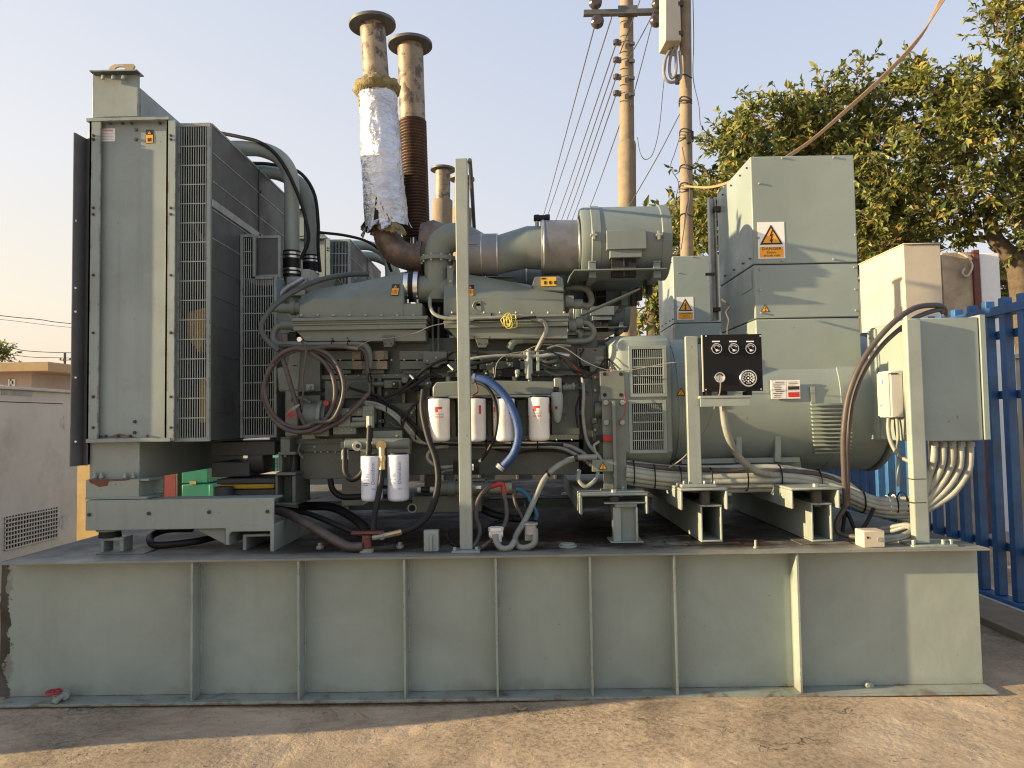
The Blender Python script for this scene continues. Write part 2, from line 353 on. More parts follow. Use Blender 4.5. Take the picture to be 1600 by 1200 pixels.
    def grille(s, x0, x1, y0, y1, Y, nv, nh, wv=0.004, wh=0.006, dy=0.006):
        a, b, c, d = RC(x0, x1, y0, y1, Y)
        for i in range(nv):
            x = a + (b - a) * (i + 0.5) / nv; s.box(x - wv / 2, x + wv / 2, Y, Y + dy, c, d)
        for j in range(nh):
            z = c + (d - c) * (j + 1) / (nh + 1); s.box(a, b, Y - 0.003, Y - 0.0005, z - wh / 2, z + wh / 2)
        return s
    def frame(s, x0, x1, y0, y1, Y, w, dy):
        a, b, c, d = RC(x0, x1, y0, y1, Y)
        s.box(a, b, Y, Y + dy, c, c + w); s.box(a, b, Y, Y + dy, d - w, d)
        s.box(a, a + w, Y, Y + dy, c + w, d - w); s.box(b - w, b, Y, Y + dy, c + w, d - w); return s
    def text(s, txt, loc, size, wide=1.0, normal=(0, -1, 0), depth=0.0015, align='CENTER', up=(0, 0, 1), maxw=None):
        cu = bpy.data.curves.new('lettering', 'FONT'); cu.body = txt; cu.size = size; cu.align_x = align; cu.align_y = 'CENTER'; cu.resolution_u = 2
        ob = bpy.data.objects.new('lettering', cu); COL.objects.link(ob); bpy.context.view_layer.update()
        me = bpy.data.meshes.new_from_object(ob.evaluated_get(bpy.context.evaluated_depsgraph_get()))
        bpy.data.objects.remove(ob); bpy.data.curves.remove(cu)
        z = Vector(normal).normalized(); y = Vector(up); x = y.cross(z).normalized(); y = z.cross(x)
        if maxw and len(me.vertices):
            w = max(v.co.x for v in me.vertices) - min(v.co.x for v in me.vertices)
            if w > 0: wide = maxw / w
        M = Matrix.Translation(Vector(loc) + z * depth) @ Matrix((x, y, z)).transposed().to_4x4() @ Matrix.Diagonal((wide, 1, 1, 1))
        me.transform(M); n0 = len(s.bm.faces); s.bm.from_mesh(me); s.bm.faces.ensure_lookup_table()
        for f in s.bm.faces[n0:]: f.material_index = s.cur; f.smooth = False
        bpy.data.meshes.remove(me); return s
    def build(s, name, parent=None, bevel=0.003, ang=38, loc=None):
        me = bpy.data.meshes.new(name); o = bpy.data.objects.new(name, me); COL.objects.link(o)
        org = Vector((0, 0, 0))
        if parent is not None:
            o.parent = parent; org = Vector(parent['_org']) if '_org' in parent else org
        elif loc is not None: org = Vector(loc); o.location = org
        ORG[o.name] = org
        bmesh.ops.translate(s.bm, verts=s.bm.verts, vec=-org)
        bmesh.ops.recalc_face_normals(s.bm, faces=[f for f in s.bm.faces])
        s.bm.to_mesh(me); s.bm.free()
        for n in s.mats: me.materials.append(MATS[n])
        me.set_sharp_from_angle(angle=rad(ang))
        o['_org'] = tuple(org)
        if bevel:
            md = o.modifiers.new('bevel', 'BEVEL'); md.width = bevel; md.segments = 2; md.limit_method = 'ANGLE'; md.angle_limit = rad(50); md.use_clamp_overlap = True
        return o
ORG = {}
def tag(o, label=None, cat=None, group=None, kind=None):
    if label: o['label'] = label
    if cat: o['category'] = cat
    if group: o['group'] = group
    if kind: o['kind'] = kind
    return o
def thing(name, loc, label, cat, group=None):
    o = bpy.data.objects.new(name, None); COL.objects.link(o); o.location = loc; o.empty_display_size = 0.1
    o['_org'] = tuple(loc); return tag(o, label, cat, group)
def dup(o, off, label=None, parent=None, skip=()):
    c = o.copy(); COL.objects.link(c)
    if parent is not None: c.parent = parent
    else: c.location = Vector(o.location) + Vector(off)
    if label: c['label'] = label
    for ch in list(o.children):
        if ch.name.split('.')[0] not in skip: dup(ch, off, None, c, skip)
    return c

# stickers -----------------------------------------------------------
def hazard_triangle(b, cx, cz, y, w, fill='orange_label', rim=0.13, sym='bolt', nrm=-1):
    h = w * 0.88
    def tri(k, yy, mat):
        b.m(mat); c = cz + h * 0.33
        p = [(-w / 2, 0), (w / 2, 0), (0, h)]
        v = [b.bm.verts.new((cx + x * k, yy, c + (z - h * 0.33) * k)) for x, z in p]; b.face(v, False)
    tri(1.0, y - 0.0012, 'black_ink'); tri(1 - rim * 2, y - 0.0022, fill)
    b.m('black_ink')
    if sym == 'bolt':
        pts = [(0.03, 0.66), (-0.09, 0.36), (0.0, 0.40), (-0.045, 0.20), (-0.09, 0.22), (0.015, 0.05), (0.07, 0.25), (0.015, 0.24), (0.085, 0.50), (0.0, 0.46), (0.10, 0.68)]
    else: pts = [(-0.03, 0.62), (-0.02, 0.28), (-0.03, 0.2), (-0.02, 0.12), (0.02, 0.12), (0.03, 0.2), (0.02, 0.28), (0.03, 0.62)]
    v = [b.bm.verts.new((cx + x * w, y - 0.0032, cz + z * w * 0.95)) for x, z in pts]; b.face(v, False)
def danger_sign(px0, px1, py0, py1, Y, parent):
    b = MB('white_label'); a, c, z0, z1 = RC(px0, px1, py0, py1, Y); w, h = c - a, z1 - z0
    b.box(a, c, Y - 0.002, Y, z0, z1)
    b.m('orange_label').box(a + w * .06, c - w * .06, Y - 0.0032, Y - 0.0022, z0 + h * .03, z0 + h * .32)
    hazard_triangle(b, (a + c) / 2, z0 + h * .38, Y - 0.002, w * .86)
    b.m('black_ink').text('DANGER', ((a + c) / 2, Y - 0.0035, z0 + h * .265), h * .105, maxw=w * .72)
    b.text('Electric', ((a + c) / 2, Y - 0.0035, z0 + h * .165), h * .085); b.text('shock risk', ((a + c) / 2, Y - 0.0035, z0 + h * .08), h * .085, maxw=w * .6)
    return b.build('danger_sign', parent, 0)
def small_triangle(px, py, w, Y, parent, sym='bolt', yellow='orange_label'):
    b = MB(yellow); p = V(px, py, Y); hazard_triangle(b, p.x, p.z - w * .4, Y, w, yellow, sym=sym); return b.build('hazard_sticker', parent, 0)
def warn_sticker(px0, px1, py0, py1, Y, parent, kind=0):
    b = MB('yellow_label'); a, c, z0, z1 = RC(px0, px1, py0, py1, Y); w, h = c - a, z1 - z0
    b.m('black_ink').box(a, c, Y - 0.0015, Y, z0, z1); b.m('orange_label').box(a + w * .06, c - w * .06, Y - 0.003, Y - 0.0016, z0 + h * .03, z0 + h * (.62 if kind < 2 else .95))
    if kind < 2:
        hazard_triangle(b, (a + c) / 2, z0 + h * .66, Y - 0.002, w * .55, 'orange_label', sym='mark')
        b.m('black_ink')
        if kind == 1:
            for k in range(4): b.box(a + w * (.2 + .17 * k), a + w * (.26 + .17 * k), Y - 0.004, Y - 0.0031, z0 + h * .2, z0 + h * .5)
            b.box(a + w * .15, c - w * .15, Y - .004, Y - .0031, z0 + h * .1, z0 + h * .13)
        else: b.box(a + w * .25, c - w * .25, Y - .004, Y - .0031, z0 + h * .13, z0 + h * .38)
    else:
        b.m('black_ink').prism3([(a + w * .2, Y - .0042, z0 + h * .3), (a + w * .5, Y - .0042, z0 + h * .5), (c - w * .15, Y - .0042, z0 + h * .75), (a + w * .45, Y - .0042, z0 + h * .6)], (0, .001, 0))
        b.box(a + w * .15, c - w * .15, Y - .004, Y - .0031, z0 + h * .12, z0 + h * .2)
    return b.build('warning_sticker', parent, 0)

# ------------------------------------------------------------------ ground
g = MB('yard')
n = 60
xs = [-60, -30, -15, -9] + [-6 + 12 * i / n for i in range(n + 1)] + [9, 15, 30, 60]
ys = [-12, -6] + [-4 + 8 * i / 40 for i in range(41)] + [6, 10, 16, 30, 60, 110]
def gz(x, y):
    if y > 0.3 or y < -5 or abs(x) > 5: return 0.0
    k = max(0, min(1, (0.3 - y) / 0.5)); return k * 0.014 * (math.sin(x * 2.1 + y * 1.3) + math.sin(x * 0.9 - y * 2.7) - 1.0)
gv = [[g.bm.verts.new((x, y, gz(x, y))) for x in xs] for y in ys]
for j in range(len(ys) - 1):
    for i in range(len(xs) - 1): g.face([gv[j][i], gv[j][i + 1], gv[j + 1][i + 1], gv[j + 1][i]])
tag(g.build('ground', None, 0), 'worn dusty concrete yard with cracks and grit', 'ground', kind='structure')

# ------------------------------------------------------------------ fuel tank base
ZD = V(790, 868, 0).z
TX0, TX1 = V(-3, 885, 0).x, V(1547, 857, 0).x
DEPTH = 2.05
tank = thing('fuel_tank', ((TX0 + TX1) / 2, 1.0, 0), 'long ribbed grey steel tank base carrying the front generator', 'fuel tank', 'tank bases')
def build_tank(root):
    b = MB('paint_tank')
    b.box(TX0 - .06, TX1, 0.11, DEPTH - .11, 0.016, ZD - .012)
    b.build('body', root, 0.002)
    b = MB('deck'); b.box(TX0, TX1, 0, DEPTH, ZD - .012, ZD)
    b.build('deck_plate', root, 0.002)
    b = MB('paint_tank'); b.box(TX0, TX1 + .01, 0.0, DEPTH, 0.0, .015)
    b.build('bottom_flange', root, 0.002)
    for px in (299, 466, 632, 776, 924, 1056.5, 1250):
        x = V(px, 980, .01).x
        b = MB('paint_tank'); b.box(x - .006, x + .006, 0.012, .11, .015, ZD - .012)
        b.m('paint_tank')
        for z0, z1 in ((.03, .07), (.22, .36), (.45, .58), (.66, .71)):     # stitch welds
            b.cyl((x + .008, .107, z0), (x + .008, .107, z1), .006, n=8)
        b.build('stiffener_rib', root, 0.001)
    b = MB('paint_tank'); b.cyY(1355, 1070, .11, -.035, .022); p = V(1355, 1070, .075); b.cyl(p, p - Vector((0, .014, 0)), .014, n=6)
    b.build('drain_plug', root)
    b = MB('paint_tank')
    b.cyY(103, 1085, .11, -.07, .016); b.pt([(103, 1085, .05), (92, 1090, .02), (84, 1099, .0)], .018); b.cyY(104, 1084, .045, -.02, .024)
    v = b.build('drain_valve', root, 0)
    b = MB('red_paint'); p = V(84, 1081, .01); b.m('bolt').cyl(V(84, 1096, .01), p, .007)
    b.m('red_paint')
    for k in range(5):
        a = 2 * math.pi * k / 5; b.cyl(p, p + Vector((.032 * math.cos(a), .032 * math.sin(a), .004)), .006, n=6)
    b.tube([p + Vector((.032 * math.cos(2 * math.pi * k / 12), .032 * math.sin(2 * math.pi * k / 12), 0)) for k in range(13)], .007, n=6)
    b.build('valve_handwheel', v, 0)
build_tank(tank)
def deckpt(px, py): return VZ(px, py, ZD)

# plates and stubs standing on the deck
for px0, px1, Y0, Y1 in ((930, 1020, .26, .42), (1045, 1160, .22, .40), (1252, 1330, .18, .40), (150, 225, .2, .36)):
    b = MB('deck'); a, c, _, _ = RC(px0, px1, 840, 860, Y0); b.box(a, c, Y0, Y1, ZD, ZD + .005); b.build('pad_plate', tank, .002)
b = MB('paint_rail'); p = deckpt(887, 855); b.cyl(p, p + Vector((0, 0, .012)), .05, n=24); b.cyl(p + Vector((0, 0, .012)), p + Vector((0, 0, .022)), .04, n=24)
b.build('filler_cap', tank)
b = MB('paint_rail')
b.pb(662, 685, 829, 862, .13, .05); b.pb(671, 675, 836, 862, .115, .015); b.build('locating_lug', tank)
b = MB('bolt'); p = deckpt(1181, 857); b.cyl(p, p + Vector((0, 0, .045)), .007); b.cyl(p, p + Vector((0, 0, .012)), .014, n=6); b.build('stud', tank)
for px, py in ((625, 857), (500, 858)):
    b = MB('bolt'); p = deckpt(px, py); b.cyl(p, p + Vector((0, 0, .018)), .022, n=6); b.cyl(p + Vector((0, 0, .018)), p + Vector((0, 0, .034)), .012, n=10); b.build('deck_bolt', tank)

# ------------------------------------------------------------------ radiator
def build_radiator():
    YF, YB = .28, 1.86
    root = thing('radiator', (V(250, 690, YF).x, YF, V(250, 690, YF).z - .0), 'tall grey radiator with a white warning label and wire guard on the front machine', 'radiator', 'radiators')
    b = MB('paint_rad')
    x0, x1, z0, z1 = RC(137, 265, 187, 690, YF)
    b.box(x0, x1, YF, YB, z0, z1)
    core = b.build('side_column', root)
    b = MB('paint_rad')
    for a, c in ((137, 155), (258, 273)):
        b.pb(a, c, 187, 689, YF - .035, .012); 
    b.pb(137, 141, 187, 689, YF - .035, .034); b.pb(258, 262, 187, 689, YF - .035, .034)
    b.m('dark_bolt')
    for py in (212, 218, 325, 335, 430, 520, 620, 668): b.bolt(146, py, YF - .035, .008); b.bolt(267, py, YF - .035, .008)
    b.build('angle_flange', root, .002)
    b = MB('paint_rad'); b.pb(134, 264, 183, 188, YF - .04, .4)
    b.build('cap_plate', root, .002); b = MB('dark_bolt')
    for px in (143, 155, 173, 192, 206, 250): b.bolt(px, 193, YF - .006, .008); 
    for px, py in ((213, 203), (213, 218), (211, 659), (211, 676)): b.bolt(px, py, YF, .010)
    b.build('bolt_row', core, 0)
    b = MB('paint_rad'); b.pb(134, 266, 685, 691, YF - .04, .3); b.m('dark_bolt')
    for px in (150, 166, 185, 204, 230): b.bolt(px, 681, YF - .002, .008)
    b.m('rust').prism3([V(x, y, YF - .002) for x, y in ((139, 684), (150, 679), (170, 682), (186, 677), (205, 681), (214, 684))], (0, .002, 0))
    b.build('bottom_plate', root, .002)
    # header tank
    b = MB('paint_rad'); x0, x1, z0, z1 = RC(146, 218, 137, 184, YF + .02); b.box(x0, x1, YF + .03, YB - .05, z0 - .02, z1)
    x0, x1, z0, z1 = RC(146, 217, 117, 184, YF); b.box(x0, x1, YF - .01, YF + .012, z0, z1)
    ht = b.build('header_tank', root)
    b = MB('paint_rad'); x0, x1, z0, z1 = RC(141, 215, 110, 117, YF - .05); b.box(x0, x1, YF - .06, YF + .02, z1 - .008, z1); b.m('paint_guard').box(x0 + .002, x1 - .002, YF - .058, YF - .012, z1 - .0095, z1 - .008)  # dark sheet below the flange paints the shade on its underside
    b.m('bolt')
    for px in (161, 177, 193):
        p = V(px, 118, YF - .035); b.cyl(p, p - Vector((0, 0, .022)), .011, n=6)
    b.build('bolted_flange', ht, .002)
    b = MB('stained_panel')      # lifting eye: plate with a hole
    n = 24; q0, q1 = V(166, 111, YF), V(204, 111, YF); q2, q3 = V(211, 99, YF), V(173, 99, YF)
    outer = []; inner = []; c = V(186, 108, YF)
    for k in range(n):
        t = 2 * math.pi * (k + .5) / n; dx, dz = math.cos(t), math.sin(t); w2 = (q1.x - q0.x) / 2; h2 = (q2.z - q1.z) / 2
        s_ = min(w2 / max(abs(dx), 1e-6), h2 / max(abs(dz), 1e-6)); ox, oz = dx * s_, dz * s_
        outer.append(Vector(((q0.x + q2.x) / 2 + ox + oz * (q2.x - q1.x) / (2 * h2), YF + .01, q0.z + h2 + oz))); inner.append(Vector((c.x + dx * w2 * .42, YF + .01, q0.z + h2 * .85 + dz * h2 * .50)))
    off = Vector((0, .012, 0))
    b.loft([inner, outer, [q + off for q in outer], [q + off for q in inner], inner], cap=False)
    b.build('lifting_eye', ht, 0)
    # air outlet flange on the far left: bent plate
    b = MB('dark_flange')  # darker than the radiator grey: its backlit shade is put into the colour
    zt, zb = V(115, 207, .212).z, V(115, 729, .212).z
    pl = [V(113, 460, .212), V(132, 460, .30), V(138, 460, .27)]
    zt2 = V(131, 217, .3).z; zt3 = V(137, 204, .28).z; zb2 = V(135, 727, .3).z
    top = [zt, zt2, zt3]; bot = [zb, zb2, zb2]
    for i in range(2):
        p, q = pl[i], pl[i + 1]; t = Vector((.004, .006, 0))
        b.hexa([(p.x, p.y, bot[i]), (q.x, q.y, bot[i + 1]), (q.x + t.x, q.y + t.y, bot[i + 1]), (p.x + t.x, p.y + t.y, bot[i]),
                (p.x, p.y, top[i]), (q.x, q.y, top[i + 1]), (q.x + t.x, q.y + t.y, top[i + 1]), (p.x + t.x, p.y + t.y, top[i])])
    b.m('white_label')
    for py in (240, 345, 450, 487, 590, 690):
        p = V(118, py, .228); b.cyl(p, p - Vector((-.002, .004, 0)), .006, n=8)
    x = pl[0].x; b.m('dark_flange').box(x - .004, x, .212, YB, zb, zt)
    b.build('duct_flange', root, 0)
    # fan guard
    gx0, gx1, gz0, gz1 = RC(272, 328, 192, 690, YF + .02)
    b = MB('paint_rad'); b.frame(272, 328, 192, 690, YF + .02, .022, .02)
    b.m('paint_rad').box(gx0 + .022, gx0 + .028, YF + .021, YF + .04, gz0, gz1)
    b.m('paint_guard').box(gx1 - .012, gx1, YF + .04, YB, gz0, gz1)
    for k in range(1, 11):
        if 1:
            z = gz0 + (gz1 - gz0) * k / 11; b.m('galv' if k > 6 else 'paint_guard').box(gx1, gx1 + .003, YF + .05, YB - .03, z - .0035, z + .0035)
    b.m('dark_bolt')
    for yy in (1.10, ):
        for k in range(6): z = gz0 + (gz1 - gz0) * (k + .5) / 6; b.cyl((gx1, yy, z), (gx1 + .012, yy, z), .012, n=8)
    b.m('paint_guard').box(gx1, gx1 + .006, 1.08, 1.10, gz0, gz1)
    b.m('paint_rad').box(gx0, gx1 + .004, YF + .04, YB, gz1 - .01, gz1 + .004); b.box(gx0, gx1, YF + .04, YB, gz0, gz0 + .006)
    zs = V(345, 335, .6).z; b.m('galv').box(gx1, gx1 + .006, YF + .04, 1.5, zs - .035, zs + .01)
    gd = b.build('fan_guard', root, .0015)
    b = MB('grille_paint'); b.grille(277, 322, 199, 684, YF + .024, 12, 15, .0036, .006); b.build('guard_mesh', gd, 0)
    b = MB('dark_void'); x0, x1, z0, z1 = RC(274, 322, 200, 684, YF + .3)  # black plates behind the mesh, painted for the shade inside the shroud
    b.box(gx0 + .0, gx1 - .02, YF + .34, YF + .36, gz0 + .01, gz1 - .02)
    b.box(gx0 + .001, gx0 + .004, YF + .045, YF + .34, gz0 + .01, gz1 - .02); b.build('shroud_shade', gd, 0)
    b = MB('yellow_label'); q = [V(x, y, YF + .2) for x, y in ((270, 495), (330, 478), (312, 552))]; b.prism3(q, (.01, .05, 0))
    q = [V(x, y, YF + .2) for x, y in ((295, 340), (330, 385), (330, 398), (294, 350))]; b.m('tan_part').prism3(q, (0, .02, 0)); b.m('yellow_label').pb(313, 322, 590, 660, YF + .2, .02)
    b.build('fan_blade', gd, 0)
    # second guard over the belt drive
    Y2 = .74
    hx0, hx1, hz0, hz1 = RC(373, 432, 366, 684, Y2)
    hx0 = gx1 + .004
    b = MB('paint_rad')
    zt = V(388, 366, Y2).z; zm = V(410, 432, Y2).z; xm = V(395, 400, Y2).x
    w = .018
    b.box(hx0, hx0 + w, Y2, Y2 + .02, hz0, zt); b.box(hx1 - w, hx1, Y2, Y2 + .02, hz0, zm); b.box(hx0 + w, hx1 - w, Y2, Y2 + .02, hz0, hz0 + w)
    b.box(xm, xm + .016, Y2 - .004, Y2 + .02, zm, zt); b.box(xm + .016, hx1 - w, Y2 - .004, Y2 + .02, zm - w, zm); b.box(hx0 + w, xm, Y2, Y2 + .02, zt - w, zt)
    b.m('paint_rad').box(hx1 - .01, hx1, Y2 + .02, 1.7, hz0, zm)
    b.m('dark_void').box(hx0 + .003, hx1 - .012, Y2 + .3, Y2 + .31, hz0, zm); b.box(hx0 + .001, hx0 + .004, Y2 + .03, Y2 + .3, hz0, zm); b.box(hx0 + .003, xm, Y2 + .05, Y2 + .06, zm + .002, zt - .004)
    g2 = b.build('belt_guard', root, .0015)
    b = MB('grille_paint')
    b.grille(380, 428, 436, 680, Y2 + .004, 13, 8, .0035, .005); b.grille(380, 393, 372, 436, Y2 + .004, 4, 2, .0035, .005)
    b.build('guard_mesh', g2, 0)
    # upper inspection panel beside the step of the belt guard
    b = MB('paint_rad'); b.frame(394, 438, 368, 433, .78, .016, .012); b.m('paint_guard').pb(396, 436, 370, 431, .787, .01)
    b.m('bolt'); [b.bolt(399, py, .78, .009) for py in (380, 400, 422)]
    b.build('inspection_panel', root, .001)
    # stickers
    b = MB('white_label'); x0, x1, z0, z1 = RC(154, 180, 201, 221, YF); w, h = x1 - x0, z1 - z0
    b.box(x0, x1, YF - .002, YF, z0, z1)
    b.m('red_ink').text('WARNING', (x0 + w * .58, YF - .0025, z1 - h * .17), h * .26, maxw=w * .62)
    b.prism3([(x0 + w * .1, YF - .003, z1 - h * .27), (x0 + w * .24, YF - .003, z1 - h * .27), (x0 + w * .17, YF - .003, z1 - h * .05)], (0, .0008, 0))
    b.m('galv')
    for k in range(5): b.box(x0 + w * .08, x1 - w * (.08 + .1 * (k % 2)), YF - .003, YF - .0021, z1 - h * (.40 + k * .12), z1 - h * (.37 + k * .12))
    b.build('warning_label', root, 0)
    warn_sticker(228, 240, 203, 224, YF, root, 0)
    # pedestal, lower frame, mounts
    b = MB('paint_rail'); x0, x1, z0, z1 = RC(140, 218, 691, 750, YF + .02)
    b.box(x0, x1, YF + .02, YB, z0, z1)
    b.m('bolt')
    for px in (148, 158, 195, 208):
        p = V(px, 742, YF + .0); b.cyl(p - Vector((0, 0, .03)), p + Vector((0, 0, .012)), .008); b.cyl(p - Vector((0, 0, .02)), p - Vector((0, 0, .004)), .014, n=6)
    b.build('pedestal', root)
    b = MB('paint_rail'); x0, x1, z0, z1 = RC(134, 231, 749, 780, YF - .03); xi = V(217, 765, YF - .03).x; t = .012
    b.box(x0, xi, YF - .03, YF + .16, z0 + .012, z1); b.box(xi, x1, YF - .02, YF + .16, z1 - t, z1); b.box(xi, x1, YF + .14, YF + .16, z0 + .012, z1 - t); b.box(x0, x1, YF - .035, YF + .16, z0, z0 + .012)
    x0, x1, z0, z1 = RC(150, 186, 749, 752, YF - .03)
    b.m('rust_red').prism3([V(x, y, YF - .0315) for x, y in ((138, 749), (206, 748.5), (196, 751), (170, 752), (168, 759), (155, 761), (148, 757), (141, 755))], (0, .002, 0))
    b.build('base_rail', root, .004)
    b = MB('dark_flange'); p = V(249, 716, .8)
    b.m('red_paint').tube([p + Vector((.05 * math.cos(k * math.pi / 6), .05 * math.sin(k * math.pi / 6), 0)) for k in range(13)], .008, n=6); b.m('dark_flange').cyl(p - Vector((0, 0, .10)), p, .02); b.cyl(p + Vector((-.05, 0, 0)), p + Vector((.05, 0, 0)), .008)
    b.build('drain_tap', root, 0)
    # coolant pipes
    for pts, r, Y, lab in ((((345, 232), (385, 232), (410, 234), (436, 246), (452, 268), (456, 295), (456, 335), (456, 402)), .050, .98, 0), (((380, 267), (420, 268), (448, 276), (472, 292), (484, 320), (486, 355), (486, 408)), .050, 1.32, 1)):
        b = MB('paint'); b.pt([(x, y, Y) for x, y in pts], r, n=18)
        x, y = pts[0]
        q = V(412, 234, Y) if not lab else V(441, 274, Y)
        pe = V(*pts[-1], Y); b.m('black_rubber').cyl(pe + Vector((0, 0, .04)), pe - Vector((0, 0, .13)), r * 1.14)
        b.m('steel')
        for dz in (.02, -.005, -.085, -.11): b.cyl(pe + Vector((0, 0, dz + .007)), pe + Vector((0, 0, dz - .007)), r * 1.18)
        b.m('paint_engine').cyl(pe - Vector((0, 0, .13)), pe - Vector((0, 0, .26)), r * 1.02)
        b.build('coolant_pipe', root, 0)
    return root
radiator = build_radiator()

# skid beam carrying the radiator (channel with a foot bracket)
YS = .225
skid = thing('support_beam', V(280, 825, YS), 'long light grey beam under the radiator with four black bolts', 'steel beam')
b = MB('paint_rail'); x0, x1, z0, z1 = RC(133.5, 428, 780, 827, YS)
b.box(x0, x1, YS, YS + .014, z0, z1); b.box(x0, x1, YS + .014, YS + .16, z1 - .012, z1); b.box(x0, x1, YS + .014, YS + .16, z0, z0 + .012)
b.m('dark_bolt')
for px, py in ((140, 804), (233, 802), (327, 800), (418, 799)): b.bolt(px, py, YS, .011, .012)
b.build('channel', skid)
b = MB('paint_rail')
b.pp([(352, 822), (428, 820), (428, 862), (422, 862), (422, 830), (362, 831), (358, 836), (358, 852), (352, 852)], YS - .004, .5)
b.build('foot_bracket', skid)
b = MB('paint_rail'); b.pp([(306, 827), (352, 826), (352, 851)], YS + .05, .012); b.build('gusset', skid)
b = MB('paint_rail'); b.pp([(379, 835), (425, 834), (425, 838), (385, 839), (385, 863), (379, 863)], YS + .06, .4); b.build('deck_angle', skid)
b = MB('black_rubber'); p = V(172, 829, YS + .09); b.cyl(p, V(172, 839, YS + .09), .055, .06, n=24); b.m('paint_rail').cyl(p + Vector((0, 0, .012)), p, .07, n=24); b.build('rubber_mount', skid)
b = MB('paint_rail')
x0, x1, z0, z1 = RC(157, 193, 840, 868, YS + .05); t = .018
b.box(x0, x1, YS + .05, YS + .15, z1 - t, z1); b.box(x0, x0 + t, YS + .05, YS + .15, ZD, z1 - t); b.box(x1 - t * 1.3, x1, YS + .05, YS + .15, ZD, z1 - t)
b.build('mount_foot', skid)

# ------------------------------------------------------------------ engine
eng = thing('diesel_engine', V(690, 745, .95), 'large grey diesel engine with white oil filters and a coil of cable', 'engine', 'engines')
E = 'paint_engine'
YE = .62
def housing(name, bottom, crease, topl, notch=None, Y=.50):
    """intercooler cover: vertical front up to a crease, then a face sloping back to the ridge"""
    b = MB('paint_cover_shaded'); n = len(crease)
    r0 = [V(x, bottom, Y) for x, y in crease]; r1 = [V(x, y, Y) for x, y in crease]; r2 = [V(x, y, Y + .13) for x, y in topl]; r3 = [Vector((p.x, Y + .42, p.z - .01)) for p in r2]; r4 = [Vector((p.x, Y + .42, r0[0].z)) for p in r2]
    R = [[b.bm.verts.new(p) for p in r] for r in (r0, r1, r2, r3, r4)]
    for i in range(4):
        for j in range(n - 1): b.face([R[i][j], R[i][j + 1], R[i + 1][j + 1], R[i + 1][j]])
    b.face([R[i][0] for i in range(5)][::-1]); b.face([R[i][-1] for i in range(5)])
    b.m('bolt')
    return b.build(name, eng, .008, 25)
hl = housing('aftercooler_cover', 496, [(467, 479), (491, 467), (560, 466.5), (631, 466)], [(469, 464), (492, 452), (560, 441), (631, 424)])
b = MB('paint_cover_shaded'); b.pb(629, 660, 474, 496, .505, .35); b.build('cover_step', hl, .006)
hr = housing('aftercooler_cover', 492, [(693, 466), (735, 465), (800, 467), (882, 469)], [(695, 428), (733, 428), (800, 440), (882, 455)])
b = MB('paint_cover_shaded')
p = V(746, 478, .5); b.m('paint_cover_shaded').tube([p + Vector((.026 * math.cos(t * .5 + .6), -.002, .026 * math.sin(t * .5 + .6))) for t in range(9)], .004, n=6); b.pb(744, 752, 470, 487, .497, .004); b.pb(741, 751, 474, 478, .497, .004)
b.build('cast_emblem', hr, 0)
for a, c, y0, y1, tilt in ((455, 668, 495, 500, 0), (691, 890, 491, 496, 0)):
    b = MB('paint_cover_shaded'); b.pb(a, c, y0, y1, .475, .42)
    b.m('bolt')
    k = a + 16
    while k < c: p = V(k, y0 - 1, .485); b.cyl(p, p + Vector((0, 0, .012)), .009, n=6); k += 25
    b.build('joint_flange', hl if a < 500 else hr, .002)
    b = MB('paint_cover_shaded'); b.pb(a + 3, c - 2, y1, y1 + 4, .49, .4); b.pb(a + 2, c - 1, y1 + 4, y1 + 7, .482, .4); b.pb(a + 3, c - 2, y1 + 7, y1 + 15, .49, .4)
    b.pp([(a + 6, y1 + 15), (c - 3, y1 + 15), (c - 3, y1 + 33), (a + 22, y1 + 33)], .515, .38); b.build('aftercooler_body', eng, .003)
# cross pipes on the housing ends
b = MB('paint_cover_shaded')
b.cx(436, 470, 482, .62, .030); b.cx(455, 462, 482, .62, .042); b.cx(462, 470, 482, .62, .036); b.cx(440, 461, 508, .6, .028); b.cx(456, 462, 508, .6, .036); b.pt([(438, 482, .62), (430, 484, .62), (426, 475, .64)], .014); b.build('coolant_elbow', eng, 0)
b = MB('paint_cover_shaded'); b.pt([(444, 508, .6), (434, 511, .6), (428, 520, .6), (428, 532, .6), (436, 538, .58), (460, 538, .55), (520, 537.5, .54), (562, 537.5, .54), (573, 543, .55), (577, 556, .56), (577, 575, .58)], .021)
b.build('coolant_line', eng, 0)
b = MB('paint_cover_shaded'); b.cx(883, 896, 472, .6, .040); b.cx(896, 910, 475, .6, .030); b.pt([(906, 475, .62), (918, 478, .64), (924, 470, .66), (920, 456, .68), (908, 450, .70), (885, 450, .72)], .020)
b.build('coolant_elbow', eng, 0)
b = MB('paint_cover_shaded'); b.cx(888, 900, 508, .6, .040); b.cx(900, 910, 504, .6, .034); b.pt([(906, 503, .62), (920, 506, .62), (928, 518, .62), (922, 530, .62), (905, 533, .6), (860, 533, .58), (815, 532, .56)], .018); b.pt([(893, 515, .62), (905, 520, .63), (906, 533, .64)], .018); b.build('coolant_line', eng, 0)
b = MB('paint_cover_shaded'); b.pt([(818, 532, .55), (812, 532, .55), (802, 535, .54), (795, 545, .54)], .022)
b.build('coolant_stub', eng, 0)
